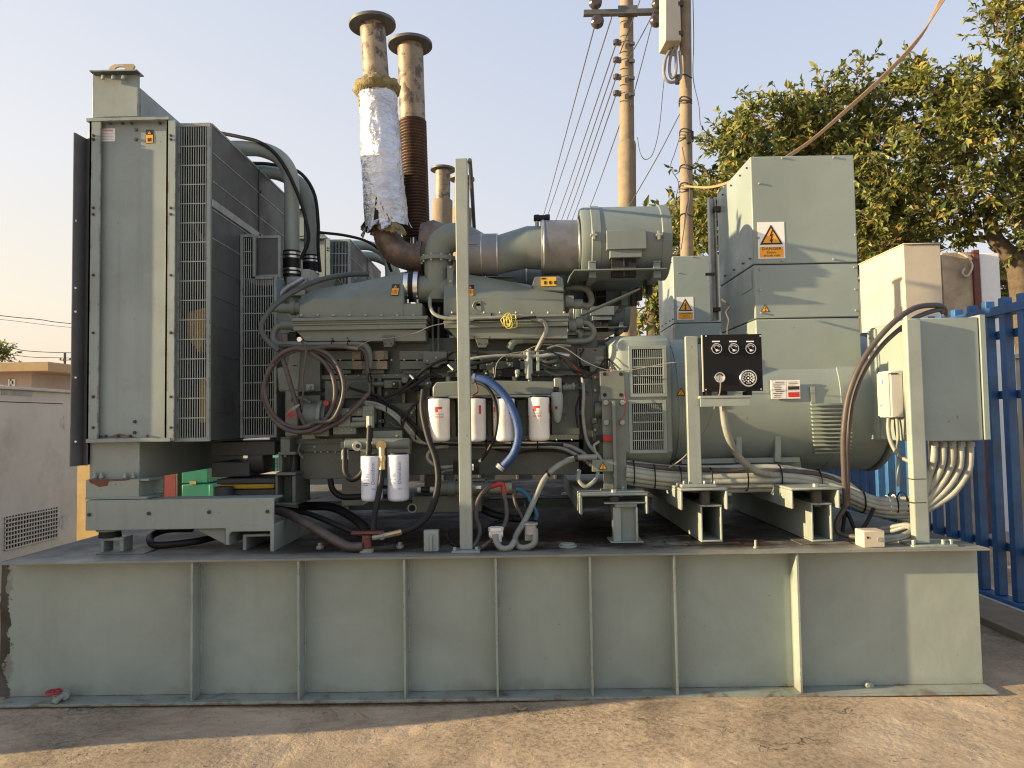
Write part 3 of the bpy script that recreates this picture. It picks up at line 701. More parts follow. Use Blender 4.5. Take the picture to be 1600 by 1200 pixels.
# valley between the two covers: black block painted for its shade
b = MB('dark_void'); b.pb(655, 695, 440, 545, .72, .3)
b.m(E).pt([(675, 480, .66), (676, 520, .62), (677, 553, .6)], .008); b.pt([(686, 480, .66), (685, 520, .62), (685, 553, .6)], .008)
b.m(E).pp([(661, 549), (698, 549), (698, 567), (688, 569), (684, 574), (676, 574), (672, 569), (661, 567)], .52, .2)
b.m('bolt'); [b.bolt(x, y, .52, .008) for x, y in ((668, 564), (693, 563), (682, 559))]
b.build('valley_cover', eng, .003)
# rocker covers seen behind the coolers
for poly, nm in (([(472, 449), (476, 440), (525, 433), (527, 436), (522, 453), (480, 458)], 'rocker_cover'), ([(548, 446), (556, 436), (582, 436), (590, 441), (588, 447)], 'rocker_cover'), ([(762, 432), (806, 432), (808, 436), (808, 446), (768, 446)], 'rocker_cover')):
    b = MB(E); b.pp(poly, .78, .3); b.build(nm, eng, .008)
b = MB('paint_cover_shaded'); b.pp([(831, 446), (835, 432), (874, 431), (880, 434), (882, 456), (836, 454)], .58, .25)
rc = b.build('rocker_cover', eng, .008)
b = MB('yellow_label'); x0, x1, z0, z1 = RC(845, 869, 433, 447, .578); b.box(x0, x1, .574, .578, z0, z1); b.m('black_ink').box(x0 + .004, x0 + .03, .5725, .5735, z1 - .014, z1 - .004)
for k in range(3): b.box(x0 + .02 + k * .03, x0 + .034 + k * .03, .5725, .5735, z0 + .01, z0 + .03)
b.build('data_sticker', rc, 0)
for args in ((610, 622, 441, 461, .50, hl, 1), (728, 740, 442, 462, .50, hr, 1)):
    o = warn_sticker(*args); z0 = V(args[0], 466, .5).z; k = .13 / (V(args[0], 424 if args[0] < 700 else 430, .63).z - z0)
    og = Vector(args[5]['_org'])
    for v in o.data.vertices: v.co.y += (v.co.z + og.z - z0) * k - .004
# block
b = MB(E)
b.pb(452, 935, 528, 690, YE + .04, .66)
b.pb(446, 500, 545, 612, .57, .3)
for k, x in enumerate((508, 560, 624, 700, 748, 812)):
    b.pb(x, x + 46, 548, 562, .575, .2); b.pb(x + 1, x + 45, 564, 577, .57, .2); b.pb(x + 6, x + 40, 578, 584, .59, .2)
b.pb(455, 925, 583, 590, .60, .2); b.pb(455, 660, 590, 606, .63, .2); b.pb(452, 700, 668, 690, .60, .1)
b.m('bolt')
for x in range(512, 860, 20): b.bolt(x, 562.5, .575, .007); b.bolt(x + 9, 587, .60, .006)
b.m(E)
b.pp([(597, 524), (616, 524), (616, 535), (612, 542), (600, 542)], .50, .1); b.m('dark_bolt'); [b.bolt(x, y, .5, .006, .003) for x, y in ((602, 537), (611, 537), (519, 529), (543, 528), (741, 527), (765, 527))]
b.m(E).pp([(743, 530), (763, 530), (763, 537), (759, 543), (747, 543)], .50, .1); b.m('dark_bolt'); [b.bolt(x, y, .5, .006, .003) for x, y in ((748, 537), (757, 537))]
b.m('tan_part').pb(550, 564, 549, 562, .570, .02); b.pb(551, 566, 564, 577, .565, .02); b.pb(586, 600, 548, 562, .570, .02); b.pb(588, 605, 564, 577, .566, .02)
b.m(E)
for i_, (a, c, y0, y1) in enumerate(((538, 585, 592, 622), (546, 576, 600, 618), (508, 535, 595, 660), (600, 650, 630, 668), (652, 672, 560, 690), (862, 905, 600, 682), (590, 596, 590, 668), (628, 633, 606, 630), (705, 712, 625, 690), (762, 768, 625, 690), (808, 822, 625, 690), (470, 500, 618, 640))): b.pb(a, c, y0, y1, .606 - .003 * i_, .1)
for x, y, r in ((484, 640, .02), (524, 612, .025), (560, 645, .03), (615, 650, .016), (640, 640, .016), (880, 640, .03), (740, 650, .022), (814, 655, .018)): b.cyY(x, y, .60, -.03, r)
b.m('dark_bolt'); [b.bolt(x, y, .604, .01, .004) for x, y in ((484, 614), (484, 628), (610, 625), (610, 668), (905, 617), (896, 657), (896, 612), (870, 610), (742, 660), (700, 650), (520, 640))]
b.build('engine_block', eng, .004)
# front gear cover
b = MB('paint_cover_shaded'); b.pp([(432, 575), (460, 568), (468, 570), (466, 610), (435, 612)], .56, .3); b.pb(445, 466, 610, 682, .56, .28); b.pp([(452, 545), (470, 545), (468, 575), (448, 572)], .56, .3)
b.m('tan_part').pb(440, 450, 520, 548, .60, .1); b.m('black_rubber').pb(450, 464, 518, 540, .58, .15)
b.build('gear_cover', eng, .008)
# oil pan and mounts
b = MB('paint_engine'); b.pb(466, 536, 690, 706, .58, .5); b.pp([(468, 706), (635, 703), (635, 742), (628, 747), (476, 749), (469, 744)], .60, .72)
b.pp([(635, 690), (905, 690), (905, 735), (898, 742), (640, 742)], .64, .62); b.pb(455, 905, 682, 691, .57, .6)
b.m('bolt'); [b.bolt(x, 706, .58, .008) for x in (492, 502, 512, 525)]; b.bolt(492, 698, .58, .01)
[b.bolt(x, 687, .57, .007) for x in range(462, 905, 24)]
b.build('oil_pan', eng, .010)
b = MB(E); b.pb(438, 453, 686, 707, .44, .3); b.bolt(446, 712, .46, .012); b.pb(434, 462, 706, 711, .44, .3); b.pb(436, 441, 711, 738, .46, .3); b.pb(441, 460, 711, 738, .56, .2); b.pb(431, 462, 738, 743, .44, .3); b.pb(456, 462, 743, 786, .46, .3); b.pb(430, 434, 743, 786, .46, .3); b.pb(434, 456, 743, 786, .58, .2); b.pb(428, 463, 786, 790, .44, .3)
b.build('front_mount', eng, .004)
b = MB('dark_flange'); b.pb(330, 430, 690, 712, .9, .4); b.pb(330, 390, 722, 745, .9, .5); b.pb(338, 430, 748, 756, .85, .4); b.m('yellow_label').pb(342, 428, 757, 764, .84, .4); b.m('dark_flange').pb(335, 430, 765, 776, .85, .4)
p = V(395, 715, 1.0); b.cyl(p, p + Vector((.1, 0, 0)), .10); p = V(350, 760, .8); b.cyl(p - Vector((0, 0, .07)), p, .06, n=18)
b.build('pulley_frame', eng, .006)
# oil filter head and filters
b = MB('paint_cover_shaded')
b.pp([(676, 605), (682, 597), (740, 594), (870, 596), (872, 600), (872, 616), (676, 620)], .44, .2)
b.pb(664, 866, 618, 622, .40, .26); b.pb(866, 878, 590, 614, .43, .2)
b.cyl(V(878, 606, .5), V(898, 604, .5), .018); b.cyl(V(893, 604, .5), V(898, 604, .5), .026, n=6)
for x in (700, 762, 804, 828): p = V(x, 596, .52); b.cyl(p - Vector((0, 0, .02)), p + Vector((0, 0, .03)), .014)
b.m('bolt').pt([(808, 590, .5), (808, 578, .5)], .01); p = V(808, 585, .5); b.cyl(p, p + Vector((0, 0, .03)), .017, n=6)
b.build('filter_head', eng, .006)
def spin_filter(px0, px1, py0, py1, Y, lab, rot, kind):
    cx = (px0 + px1) / 2; Rr = S((px1 - px0) / 2, Y); t = V(cx, py0, Y); h = t.z - V(cx, py1, Y).z
    b = MB('white_enamel' if kind == 0 else 'white_cool')
    b.lathe(t, (0, 0, -1), [(0, Rr * .90), (.004, Rr), (h * .50, Rr), (h * .505, Rr * .985), (h * .90, Rr * .985), (h * .955, Rr * .94), (h * .985, Rr * .80), (h, Rr * .55)], n=36)
    b.m('black_rubber').lathe(t + Vector((0, 0, .008)), (0, 0, -1), [(0, Rr * .85), (.008, Rr * .85)], n=24)
    f = b.build('oil_filter' if kind == 0 else 'fuel_filter', eng, 0, 40); f['label'] = lab
    # printing wrapped on the can
    b = MB('red_ink' if kind == 0 else 'blue_ink')
    R1 = Rr + .0012
    def wrap(x, z): a = x / R1 + rot; return Vector((t.x + R1 * math.sin(a), t.y - R1 * math.cos(a), t.z + z))
    def patch(x0, x1, z0, z1):
        n = 5; a = [wrap(x0 + (x1 - x0) * i / n, z0) for i in range(n + 1)]; c = [wrap(x0 + (x1 - x0) * i / n, z1) for i in range(n + 1)]
        va = [b.bm.verts.new(p) for p in a]; vc = [b.bm.verts.new(p) for p in c]
        for i in range(n): b.face([va[i], va[i + 1], vc[i + 1], vc[i]])
    def wtext(s, x, z, size, maxw=None, vert=False):
        k0 = len(b.bm.verts)
        b.text(s, (0, 0, 0), size, maxw=maxw); b.bm.verts.ensure_lookup_table()
        for v in b.bm.verts[k0:]:
            xx, zz = v.co.x, v.co.z
            if vert: xx, zz = -zz, xx
            v.co = wrap(x + xx, z + zz)
    if kind == 0:
        patch(-.020, .020, -h * .245, -h * .195); patch(-.020, -.004, -h * .32, -h * .24)
        wtext('Fleetguard', 0.004, -h * .36, h * .045, maxw=.05); wtext('FILTER', 0.004, -h * .43, h * .06, maxw=.048)
        patch(.085, .10, -h * .36, -h * .16); wtext('OIL', -.02, -h * .13, h * .03)
        patch(-.075, -.055, -h * .46, -h * .43)
    else:
        wtext('Donaldson', .018, -h * .38, h * .11, vert=True); wtext('FUEL', -.022, -h * .45, h * .06); wtext('FILTER', -.022, -h * .52, h * .05)
        patch(-.04, -.005, -h * .60, -h * .58); patch(-.04, -.01, -h * .64, -h * .625); patch(-.04, -.005, -h * .41, -h * .395); wtext('P55', .02, -h * .72, h * .05)
    b.build('lettering', f, 0)
spin_filter(669, 703, 623, 690, .37, 'white oil filter at the left end, its red mark facing front', .05, 0)
spin_filter(726, 759, 623, 690, .37, 'white oil filter half hidden behind the thin upright post', -1.0, 0)
spin_filter(770, 804, 623, 690, .37, 'white oil filter partly covered by the blue hose', -.85, 0)
spin_filter(825, 858, 621, 689, .37, 'white oil filter on the right end with red mark', -.25, 0)
b = MB('paint_rail'); p = V(870, 613, .42); b.lathe(p, (0, 0, -1), [(0, .030), (.02, .036), (.09, .034), (.13, .026), (.16, .02), (.175, .008)], n=20); b.m('black_rubber').cyl(p + Vector((-.02, 0, .014)), p + Vector((.01, 0, .01)), .02)
b.m('black_ink').cyY(869, 637, .384, -.002, .008); b.build('sensor_cup', eng, 0)
warn_sticker(889, 900, 629, 644, .605, eng, 2)
# fuel filters
b = MB('paint_cover_shaded'); b.cyl(V(540, 694, .42), V(640, 694, .42), .034, n=20); b.pb(563, 600, 688, 713, .40, .1); b.pb(604, 640, 688, 710, .40, .1); b.pb(583, 628, 673, 690, .46, .1); b.pb(532, 552, 690, 700, .42, .06)
b.m('bolt').cyY(559, 697, .385, -.02, .028); b.m('dark_void').cyY(559, 697, .364, -.004, .012); b.m('brass').cyY(597, 696, .385, -.03, .030); b.bolt(548, 694, .40, .012); b.bolt(620, 681, .455, .01)
b.build('fuel_filter_head', eng, .004)
spin_filter(564, 598, 712, 783, .36, 'white fuel filter partly behind the black hose', .0, 1)
spin_filter(605, 639, 710, 783, .36, 'white fuel filter with its blue print fully seen', .0, 1)
# fuel pump
b = MB('paint_cover_shaded'); b.cyl(V(478, 652, .54), V(512, 652, .54), .085, n=24); b.cyl(V(500, 652, .52), V(506, 652, .52), .10, n=24); b.pb(490, 514, 645, 682, .50, .1)
b.pb(527, 547, 638, 667, .44, .1); b.pb(520, 556, 666, 679, .46, .14); b.pb(547, 574, 638, 650, .46, .1); b.pb(566, 584, 634, 662, .45, .1); b.cyl(V(548, 664, .46), V(572, 662, .46), .02); b.cyl(V(550, 655, .45), V(584, 655, .45), .012)
b.pb(515, 530, 640, 660, .47, .1); b.pb(575, 583, 655, 668, .44, .05); b.pb(472, 492, 678, 686, .48, .1)
b.m('bolt'); [b.bolt(x, y, z, .008) for x, y, z in ((537, 653, .44), (530, 642, .44), (544, 642, .44), (573, 640, .45), (580, 645, .45), (560, 644, .46), (535, 673, .46), (525, 675, .46), (550, 672, .46))]
b.m('red_paint').cyY(512, 630, .47, -.03, .018)
b.build('fuel_pump', eng, .004)
# governor / solenoid cluster
b = MB(E); b.pb(600, 628, 594, 606, .54, .08); b.cyl(V(580, 600, .55), V(600, 600, .55), .014); b.m('black_rubber').pb(626, 650, 590, 600, .52, .08); b.pb(640, 655, 596, 610, .52, .06); b.m('dark_bolt').pb(622, 648, 602, 612, .53, .06); b.m(E).cyY(634, 594, .52, -.04, .02)
b.build('governor_actuator', eng, .003); b = MB('paint_rail'); b.pb(818, 836, 548, 560, .50, .08); b.pb(820, 832, 560, 584, .49, .08); b.cyl(V(826, 546, .5), V(826, 592, .5), .016); b.cyl(V(800, 556, .5), V(850, 556, .5), .012); b.pb(838, 843, 550, 580, .49, .06); b.pt([(848, 556, .5), (870, 553, .5), (890, 556, .5)], .012)
b.build('fuel_shutoff', eng, .003); b = MB('black_rubber'); b.pb(786, 806, 575, 590, .55, .06); b.m('paint_rail').pt([(803, 588, .57), (804, 606, .5)], .008); b.build('shutoff_coil', eng, .003); b = MB(E); b.pb(760, 770, 568, 590, .52, .08)
b.build('lifting_lug', eng, .003)
b = MB(E); b.pb(902, 944, 543, 572, .60, .2); b.pb(935, 948, 540, 575, .62, .2); b.m('dark_bolt'); [b.bolt(x, y, .6, .006) for x, y in ((906, 547), (906, 568), (930, 547), (930, 568))]; b.m('black_rubber').pt([(912, 545, .58), (905, 560, .56), (912, 575, .57), (930, 580, .6)], .007)
b.build('starter_housing', eng, .006)
# intake elbow and charge air pipe
b = MB('paint_cover_shaded'); YI = .66
b.cyl(V(684, 470, YI), V(684, 408, YI), .082, n=28); b.pt([(684, 412, YI), (684, 398, YI), (690, 382, YI), (704, 372, YI), (722, 372, YI + .02), (745, 384, YI + .05)], .086, n=24, sub=8, radii=[.080, .082, .086, .088, .088, .088])
b.cyl(V(684, 409, YI), V(684, 403, YI), .108, n=28); b.cyl(V(655, 452, YI), V(700, 452, YI), .082, n=28); b.pb(699, 708, 415, 468, YI - .10, .2); b.cyl(V(708, 452, YI), V(735, 452, YI), .078, n=28)
b.m('bolt')
for k in range(10): a = k * .628; p = V(684, 409, YI) + Vector((.098 * math.cos(a), .098 * math.sin(a), 0)); b.cyl(p - Vector((0, 0, .012)), p + Vector((0, 0, .034)), .008, n=6)
[b.bolt(704, y, YI - .1, .01) for y in (418, 440, 464)]
b.build('intake_elbow', eng, 0, 45)
b = MB('black_rubber'); b.cyl(V(640, 448, YI), V(656, 448, YI), .095, n=28); b.m('chrome'); b.cyl(V(633, 448, YI), V(640, 448, YI), .092, n=28); b.cyl(V(648, 448, YI), V(655, 448, YI), .098, n=28)
[b.cyl(V(x, 468, YI - .07), V(x, 474, YI - .07), .010, n=8) for x in (637, 652)]; b.build('hose_coupling', eng, 0)
# flywheel housing and rear mount
b = MB(E); xA, xB = V(905, 640, .9).x, V(950, 640, .9).x; zc = V(940, 635, .98).z
b.cyl((xA, 1.0, zc), (xB, 1.0, zc), .44, n=40); b.pb(926, 945, 575, 690, .56, .3); b.pb(922, 934, 572, 582, .54, .2); b.cyl(V(928, 640, .55), V(940, 640, .55), .05); b.pb(924, 934, 652, 662, .55, .1)
b.m('bolt'); [b.bolt(930, y, .555, .012) for y in (590, 610, 632, 655, 672)]; b.build('flywheel_housing', eng, .006)
b = MB('paint_cover_shaded'); YM = .48
b.pb(938, 976, 580, 624, YM, .03); b.pb(942, 978, 622, 766, YM + .004, .018); b.pb(958, 963, 626, 766, YM - .05, .054); b.pb(940, 980, 765, 769, YM - .06, .12)
b.m('dark_void'); [b.cyY(x, y, YM - .0006, -.002, .011, 12) for x, y in ((944.5, 584.5), (970, 584.5), (945, 617), (970, 617))]
b.m('bolt'); [b.bolt(x, y, YM + .004, .018, .02) for x, y in ((946, 629), (972, 629), (947, 660), (972, 660))]; [b.bolt(x, 762, YM - .03, .009) for x in (950, 973)]
b.build('rear_mount', eng, .003)
b = MB('red_paint'); b.pb(942, 957, 680, 690, YM - .02, .02); b.m('black_rubber').pb(932, 942, 680, 688, YM - .015, .02); b.build('stop_switch', eng, .002)
b = MB('paint_cover_shaded'); b.pb(925, 958, 718, 737, YM - .05, .05); b.m('bolt').cyl(V(920, 726, YM - .02), V(925, 726, YM - .02), .012); b.cyl(V(934, 737, YM - .02), V(934, 743, YM - .02), .012)
jb = b.build('junction_box', eng, .003); small_triangle(942, 728, .052, YM - .05, jb)
# wiring looms and hoses that are fixed to the engine
for pts, r, mt in (
    ([(575, 575, .55), (578, 590, .54), (578, 612, .53), (590, 625, .52), (620, 640, .52), (645, 662, .52), (665, 682, .53), (690, 690, .53)], .011, 'black_rubber'),
    ([(565, 628, .50), (590, 632, .50), (615, 646, .50), (635, 665, .50), (652, 684, .52), (672, 692, .53), (760, 694, .54), (870, 694, .54), (905, 704, .52), (925, 720, .5)], .012, 'conduit'),
    ([(570, 632, .49), (600, 640, .49), (622, 656, .49), (640, 676, .50), (660, 692, .52), (760, 698, .53), (860, 698, .53), (895, 708, .52), (925, 728, .5)], .010, 'conduit'),
    ([(600, 640, .51), (660, 686, .52), (700, 695, .52), (880, 695, .53)], .009, 'black_rubber'),
    ([(436, 540, .50), (500, 543, .50), (555, 543, .50), (570, 552, .5), (574, 575, .51), (577, 610, .51), (570, 622, .5), (545, 640, .47), (520, 660, .42)], .011, 'brown_cable'),
    ([(672, 466, .55), (672, 478, .50), (678, 490, .47), (692, 496, .46), (712, 498, .455), (760, 497, .45), (815, 494, .45)], .011, 'conduit'),
    ([(690, 497, .47), (740, 500, .45), (800, 498, .45), (838, 495, .45)], .007, 'black_rubber'),
    ([(830, 498, .47), (848, 502, .46), (854, 515, .46), (846, 532, .46), (838, 548, .48)], .012, 'conduit'),
    ([(690, 590, .5), (672, 586, .5), (655, 596, .48), (640, 606, .47), (622, 615, .48)], .012, 'black_rubber'),
    ([(720, 568, .50), (740, 560, .48), (780, 556, .48), (815, 556, .49)], .010, 'conduit'),
    ([(700, 582, .48), (716, 578, .46), (735, 570, .46), (790, 560, .47)], .010, 'black_rubber'),
    ([(910, 590, .52), (912, 615, .5), (911, 650, .5), (918, 690, .49), (938, 715, .46)], .010, 'conduit'),
    ([(936, 690, .45), (928, 697, .44), (934, 712, .44), (940, 718, .44)], .008, 'conduit'),
    ([(577, 490, .5), (590, 600, .5), (630, 605, .5)], .001, 'wire'),
    ([(905, 735, .42), (904, 750, .38), (915, 760, .37), (928, 752, .38), (934, 742, .42)], .012, 'conduit'),
    ([(800, 560, .5), (840, 540, .48), (880, 543, .46), (915, 565, .45), (950, 578, .45), (985, 578, .44), (1040, 568, .40), (1068, 565, .36)], .0026, 'bare_wire'),
    ([(773, 590, .46), (778, 565, .46), (800, 552, .46), (850, 548, .46)], .0026, 'bare_wire'),
    ([(557, 543, .49), (580, 532, .48), (620, 527, .47), (650, 520, .46), (680, 508, .45), (740, 500, .44)], .0026, 'bare_wire'),
    ([(870, 550, .52), (890, 575, .5), (915, 590, .5), (935, 575, .52), (948, 560, .55), (960, 575, .5)], .005, 'black_rubber'),
    ([(975, 612, .46), (978, 640, .45), (968, 660, .45)], .0022, 'red_paint'),
    ([(885, 548, .5), (900, 575, .49), (930, 590, .5), (955, 575, .5)], .0022, 'red_paint')):
    b = MB(mt); b.pt(pts, r, n=8)
    nm = {'black_rubber': 'rubber_hose', 'conduit': 'wiring_conduit', 'brown_cable': 'cable', 'bare_wire': 'sensor_wire', 'wire': 'sensor_wire', 'red_paint': 'red_wire'}[mt]
    if r > .002: b.build(nm, eng, 0)

# small fittings, pipes and brackets crowding the engine side
def fit(mat, name, pts, r, n=8, **k):
    b = MB(mat); b.pt(pts, r, n=n, **k); return b.build(name, eng, 0)
for pts, r in (([(640, 592, .56), (655, 586, .55), (662, 575, .54)], .009), ([(568, 604, .55), (560, 596, .54), (548, 600, .54), (542, 612, .56)], .006), ([(590, 640, .55), (600, 628, .55), (604, 612, .55)], .009), ([(648, 602, .53), (662, 600, .53), (672, 604, .5)], .012),
    ([(700, 585, .55), (712, 575, .53), (728, 572, .53)], .010), ([(770, 566, .52), (772, 582, .51), (768, 598, .5)], .008), ([(840, 560, .50), (856, 566, .5), (872, 562, .52), (884, 552, .56)], .010), ([(850, 578, .52), (868, 586, .52), (886, 584, .54)], .009),
    ([(898, 610, .57), (908, 606, .55), (920, 612, .54)], .008), ([(855, 545, .54), (872, 540, .53), (892, 541, .53)], .009), ([(610, 660, .55), (622, 668, .54), (640, 668, .55)], .010), ([(470, 692, .5), (466, 705, .5), (474, 716, .5)], .008), ([(456, 625, .54), (470, 622, .52), (486, 630, .52)], .012)):
    fit('paint_engine', 'steel_pipe', pts, r)
for pts, r in (([(600, 622, .50), (622, 612, .47), (640, 598, .47), (660, 580, .47), (682, 566, .48), (700, 560, .5)], .0095), ([(622, 690, .5), (634, 650, .47), (650, 630, .46), (666, 622, .45)], .008), ([(700, 555, .53), (716, 548, .5), (745, 552, .5), (775, 556, .5)], .007), ([(860, 550, .5), (884, 560, .48), (905, 575, .48), (922, 590, .5)], .007),
    ([(846, 568, .5), (866, 576, .48), (892, 578, .48), (915, 586, .5), (930, 600, .5)], .006), ([(546, 606, .54), (566, 612, .52), (590, 618, .5), (604, 628, .5)], .008), ([(452, 690, .5), (455, 720, .5), (450, 745, .5)], .008), ([(905, 620, .52), (900, 640, .5), (903, 668, .5)], .006), ([(770, 700, .55), (800, 707, .54), (840, 704, .54), (880, 706, .53), (915, 724, .5)], .008)):
    fit('black_rubber', 'rubber_hose', pts, r)
for px, py, YY, w, h in ((612, 596, .52, 9, 8), (664, 596, .5, 10, 6), (712, 582, .52, 12, 7), (756, 578, .52, 8, 12), (792, 566, .52, 10, 8), (862, 568, .53, 12, 7), (880, 596, .54, 9, 10), (906, 640, .54, 8, 8), (590, 655, .55, 10, 6), (640, 640, .56, 8, 10), (652, 616, .55, 12, 5), (478, 600, .52, 12, 9)):
    b = MB(random.choice(['paint_engine', 'paint_engine', 'dark_bolt', 'paint'])); b.pb(px, px + w, py, py + h, YY, .08); p = V(px + w / 2, py + h / 2, YY); b.cyl(p, p - Vector((0, .02, 0)), S(min(w, h) * .36, YY), n=10); b.m('bolt').cyl(p - Vector((0, .02, 0)), p - Vector((0, .028, 0)), .007, n=6)
    b.build('pipe_fitting', eng, .002)
for pts in ([(700, 570, .47), (708, 578, .46), (702, 590, .46), (714, 600, .46)], [(640, 586, .46), (646, 592, .455), (650, 602, .455)]):
    fit('white_label', 'cable_clip', pts[:2], .006)
b = MB('rust_red'); b.pt([(744, 600, .40), (746, 612, .39), (738, 618, .39), (752, 619, .39)], .005); b.build('leak_stain', eng, 0) if False else b.build('drain_wire', eng, 0)
b = MB('yellow_wire')
random.seed(3)
for k in range(5):
    c = (795 + random.uniform(-5, 6), 498 + random.uniform(-8, 8)); a = random.uniform(0, 6)
    b.pt([(c[0] + 8 * math.cos(a + t) * random.uniform(.6, 1.2), c[1] + 9 * math.sin(a + t) * random.uniform(.6, 1.2), .43 - .01 * k) for t in range(0, 7)], .0028, n=5)
b.build('yellow_wire', eng, 0)
for x, y in ((520, 538), (545, 538), (566, 556), (577, 590), (605, 638), (628, 658), (650, 680), (760, 694), (800, 695), (840, 695), (725, 497), (768, 496)):
    b = MB('black_rubber'); p = V(x, y, .50); b.tube([p + Vector((0, .03 * math.sin(t), .024 * math.cos(t))) for t in [k * math.pi / 5 for k in range(11)]], .004, n=5); b.build('cable_tie', eng, 0)

# ------------------------------------------------------------------ exhaust stacks
def flange_disc(b, p, ax, r, h=.022):
    b.lathe(p, ax, [(0, r * .55), (0, r), (h, r), (h, r * .5)], n=36)
def stack_axis(top, bot, Y0, Y1): return V(*top, Y0), V(*bot, Y1)
Y = .86
t, q = stack_axis((582, 40), (604, 352), Y, Y)
ax = (t - q).normalized()
st = thing('exhaust_stack', q, 'leaning exhaust stack wrapped in torn silver foil with a flanged top', 'exhaust stack', 'exhaust stacks')
b = MB('stack_metal'); b.cyl(q, t, .083, n=28); b.build('pipe', st, 0)
b = MB('dark_flange'); flange_disc(b, t - ax * .005, ax, .152); b.build('flange', st, .002)
# torn blanket: wrinkled sleeve with a flap and ragged wool
random.seed(11)
from mathutils import noise as mnoise
b = MB('foil'); L0 = (V(588, 136, Y) - q).dot(ax); nA, nL = 110, 120; rings = []
qv = ax.to_track_quat('Z', 'Y'); u_, w_ = qv @ Vector((1, 0, 0)), qv @ Vector((0, 1, 0))
for i in range(nL + 1):
    f = i / nL; r = []
    for j in range(nA):
        a = 2 * math.pi * j / nA
        rr = .140 - .018 * f + .002 * math.sin(f * 14)
        rr += .006 * mnoise.noise(Vector((math.cos(a) * 2.0, math.sin(a) * 2.0, f * 5))) + .0045 * mnoise.noise(Vector((math.cos(a) * 5 + f * 9, math.sin(a) * 5, f * 24))) + .003 * mnoise.noise(Vector((math.cos(a) * 11 + f * 15, math.sin(a) * 11, f * 50)))
        zz = L0 * f
        if i == 0: zz += .03 * mnoise.noise(Vector((math.cos(a) * 2, math.sin(a) * 2, 5))) - .02
        if f > .93: rr *= 1 - (f - .93) * 2.4
        r.append(q + ax * zz + (u_ * math.cos(a) + w_ * math.sin(a)) * rr)
    rings.append(r)
b.loft(rings, False); b.build('foil_blanket', st, 0, 60)
b = MB('wool')
WR = []
for i in range(8):
    r = []
    for j in range(60):
        a = 2 * math.pi * j / 60; n1 = mnoise.noise(Vector((math.cos(a) * 3, math.sin(a) * 3, i * .8))); n2 = mnoise.noise(Vector((math.cos(a) * 9, math.sin(a) * 9, i * 1.7)))
        rr = (.118, .142, .15, .152, .148, .138, .115, .088)[i] + .012 * n1 + .010 * n2
        r.append(q + ax * (L0 - .055 + .014 * i + .02 * n1 * (i > 1) + .012 * n2) + (u_ * math.cos(a) + w_ * math.sin(a)) * rr)
    WR.append(r)
b.loft(WR, False)
for k in range(5): p = V(561 + k, 140 + k * 8, Y - .05); b.lathe(p, (random.uniform(-.4, .4), 0, 1), [(0, .004), (.02, .022), (.05, .018), (.065, .004)], n=7)
# torn opening at the bottom front
b.build('rock_wool', st, 0, 80); b = MB('wool'); grid = []
for i in range(22):
    row = []
    for j in range(22):
        v = i / 21; px = 590 + (4 + 44 * v) * j / 21 + 2 * mnoise.noise(Vector((i * .5, j * .5, 2))); py = 308 + 50 * v + 6 * mnoise.noise(Vector((j * .6, i * .3, 7))) + (j / 21) * 10 * v
        w = (j / 21 - .42); row.append(b.bm.verts.new(V(px, py, Y - .128 + .10 * w * w + .020 * mnoise.noise(Vector((i * .45, j * .45, 0))) - (.01 * (1 - abs(2 * j / 21 - 1))))))
    grid.append(row)
for i in range(21):
    for j in range(21): b.face([grid[i][j], grid[i][j + 1], grid[i + 1][j + 1], grid[i + 1][j]])
b.build('rock_wool', st, 0, 80)
random.seed(5)
for i in range(12):
    b = MB('foil'); a = random.uniform(0, 6.28); p = q + ax * random.uniform(-.03, .03) + (u_ * math.cos(a) + w_ * math.sin(a)) * .135
    d = (u_ * math.cos(a) + w_ * math.sin(a)); tt = ax.cross(d)
    b.hexa([p - tt * .03, p + tt * .03, p + tt * .025 + d * .004, p - tt * .025 + d * .004, p - tt * .02 - ax * .05 + d * .02, p + tt * .02 - ax * .04 + d * .03, p + tt * .02 - ax * .04 + d * .034, p - tt * .02 - ax * .05 + d * .024]); b.build('foil_scrap', st, 0)
b = MB('dark_void'); b.prism3([V(588, 300, Y - .135), V(592, 345, Y - .14), V(583, 350, Y - .13)], (0, .01, 0))
b.build('foil_tear', st, 0)
b = MB('rust'); b.tube([q, V(606, 372, Y), V(616, 390, Y), V(634, 400, Y), V(656, 402, Y), V(676, 396, Y + .03)], .088, n=24, sub=8); b.cyl(V(652, 402, Y), V(660, 402, Y), .105, n=24)
b.build('elbow', st, 0)
b = MB('rust'); b.lathe(V(655, 385, Y + .12), (1, 0, 0), [(0, .06), (.02, .15), (.10, .17), (.18, .14), (.22, .07)], n=28); b.m('dark_flange').cyl(V(640, 405, Y + .1), V(690, 405, Y + .1), .10, n=24)
b.m('steel').cyl(V(646, 372, Y + .1), V(646, 396, Y + .1), .02); b.build('turbocharger', st, 0)
Y = 1.22
t, q = stack_axis((641, 72), (651, 392), Y, Y); ax = (t - q).normalized()
s2 = thing('exhaust_stack', q, 'bare exhaust stack with a rusty corrugated bellows and flanged top', 'exhaust stack', 'exhaust stacks')
b = MB('stack_metal'); Lb = (V(646, 189, Y) - q).dot(ax); b.cyl(q + ax * Lb, t, .090, n=28); b.build('pipe', s2, 0)
b = MB('dark_flange'); flange_disc(b, t - ax * .005, ax, .155); b.build('flange', s2, .002)
b = MB('bellows_rust'); prof = []; nb = 44
for k in range(nb): z = Lb * k / nb; prof += [(z, .084), (z + Lb / nb * .25, .097), (z + Lb / nb * .6, .097), (z + Lb / nb * .8, .084)]
b.lathe(q, ax, prof, n=28); b.build('bellows', s2, 0, 70)
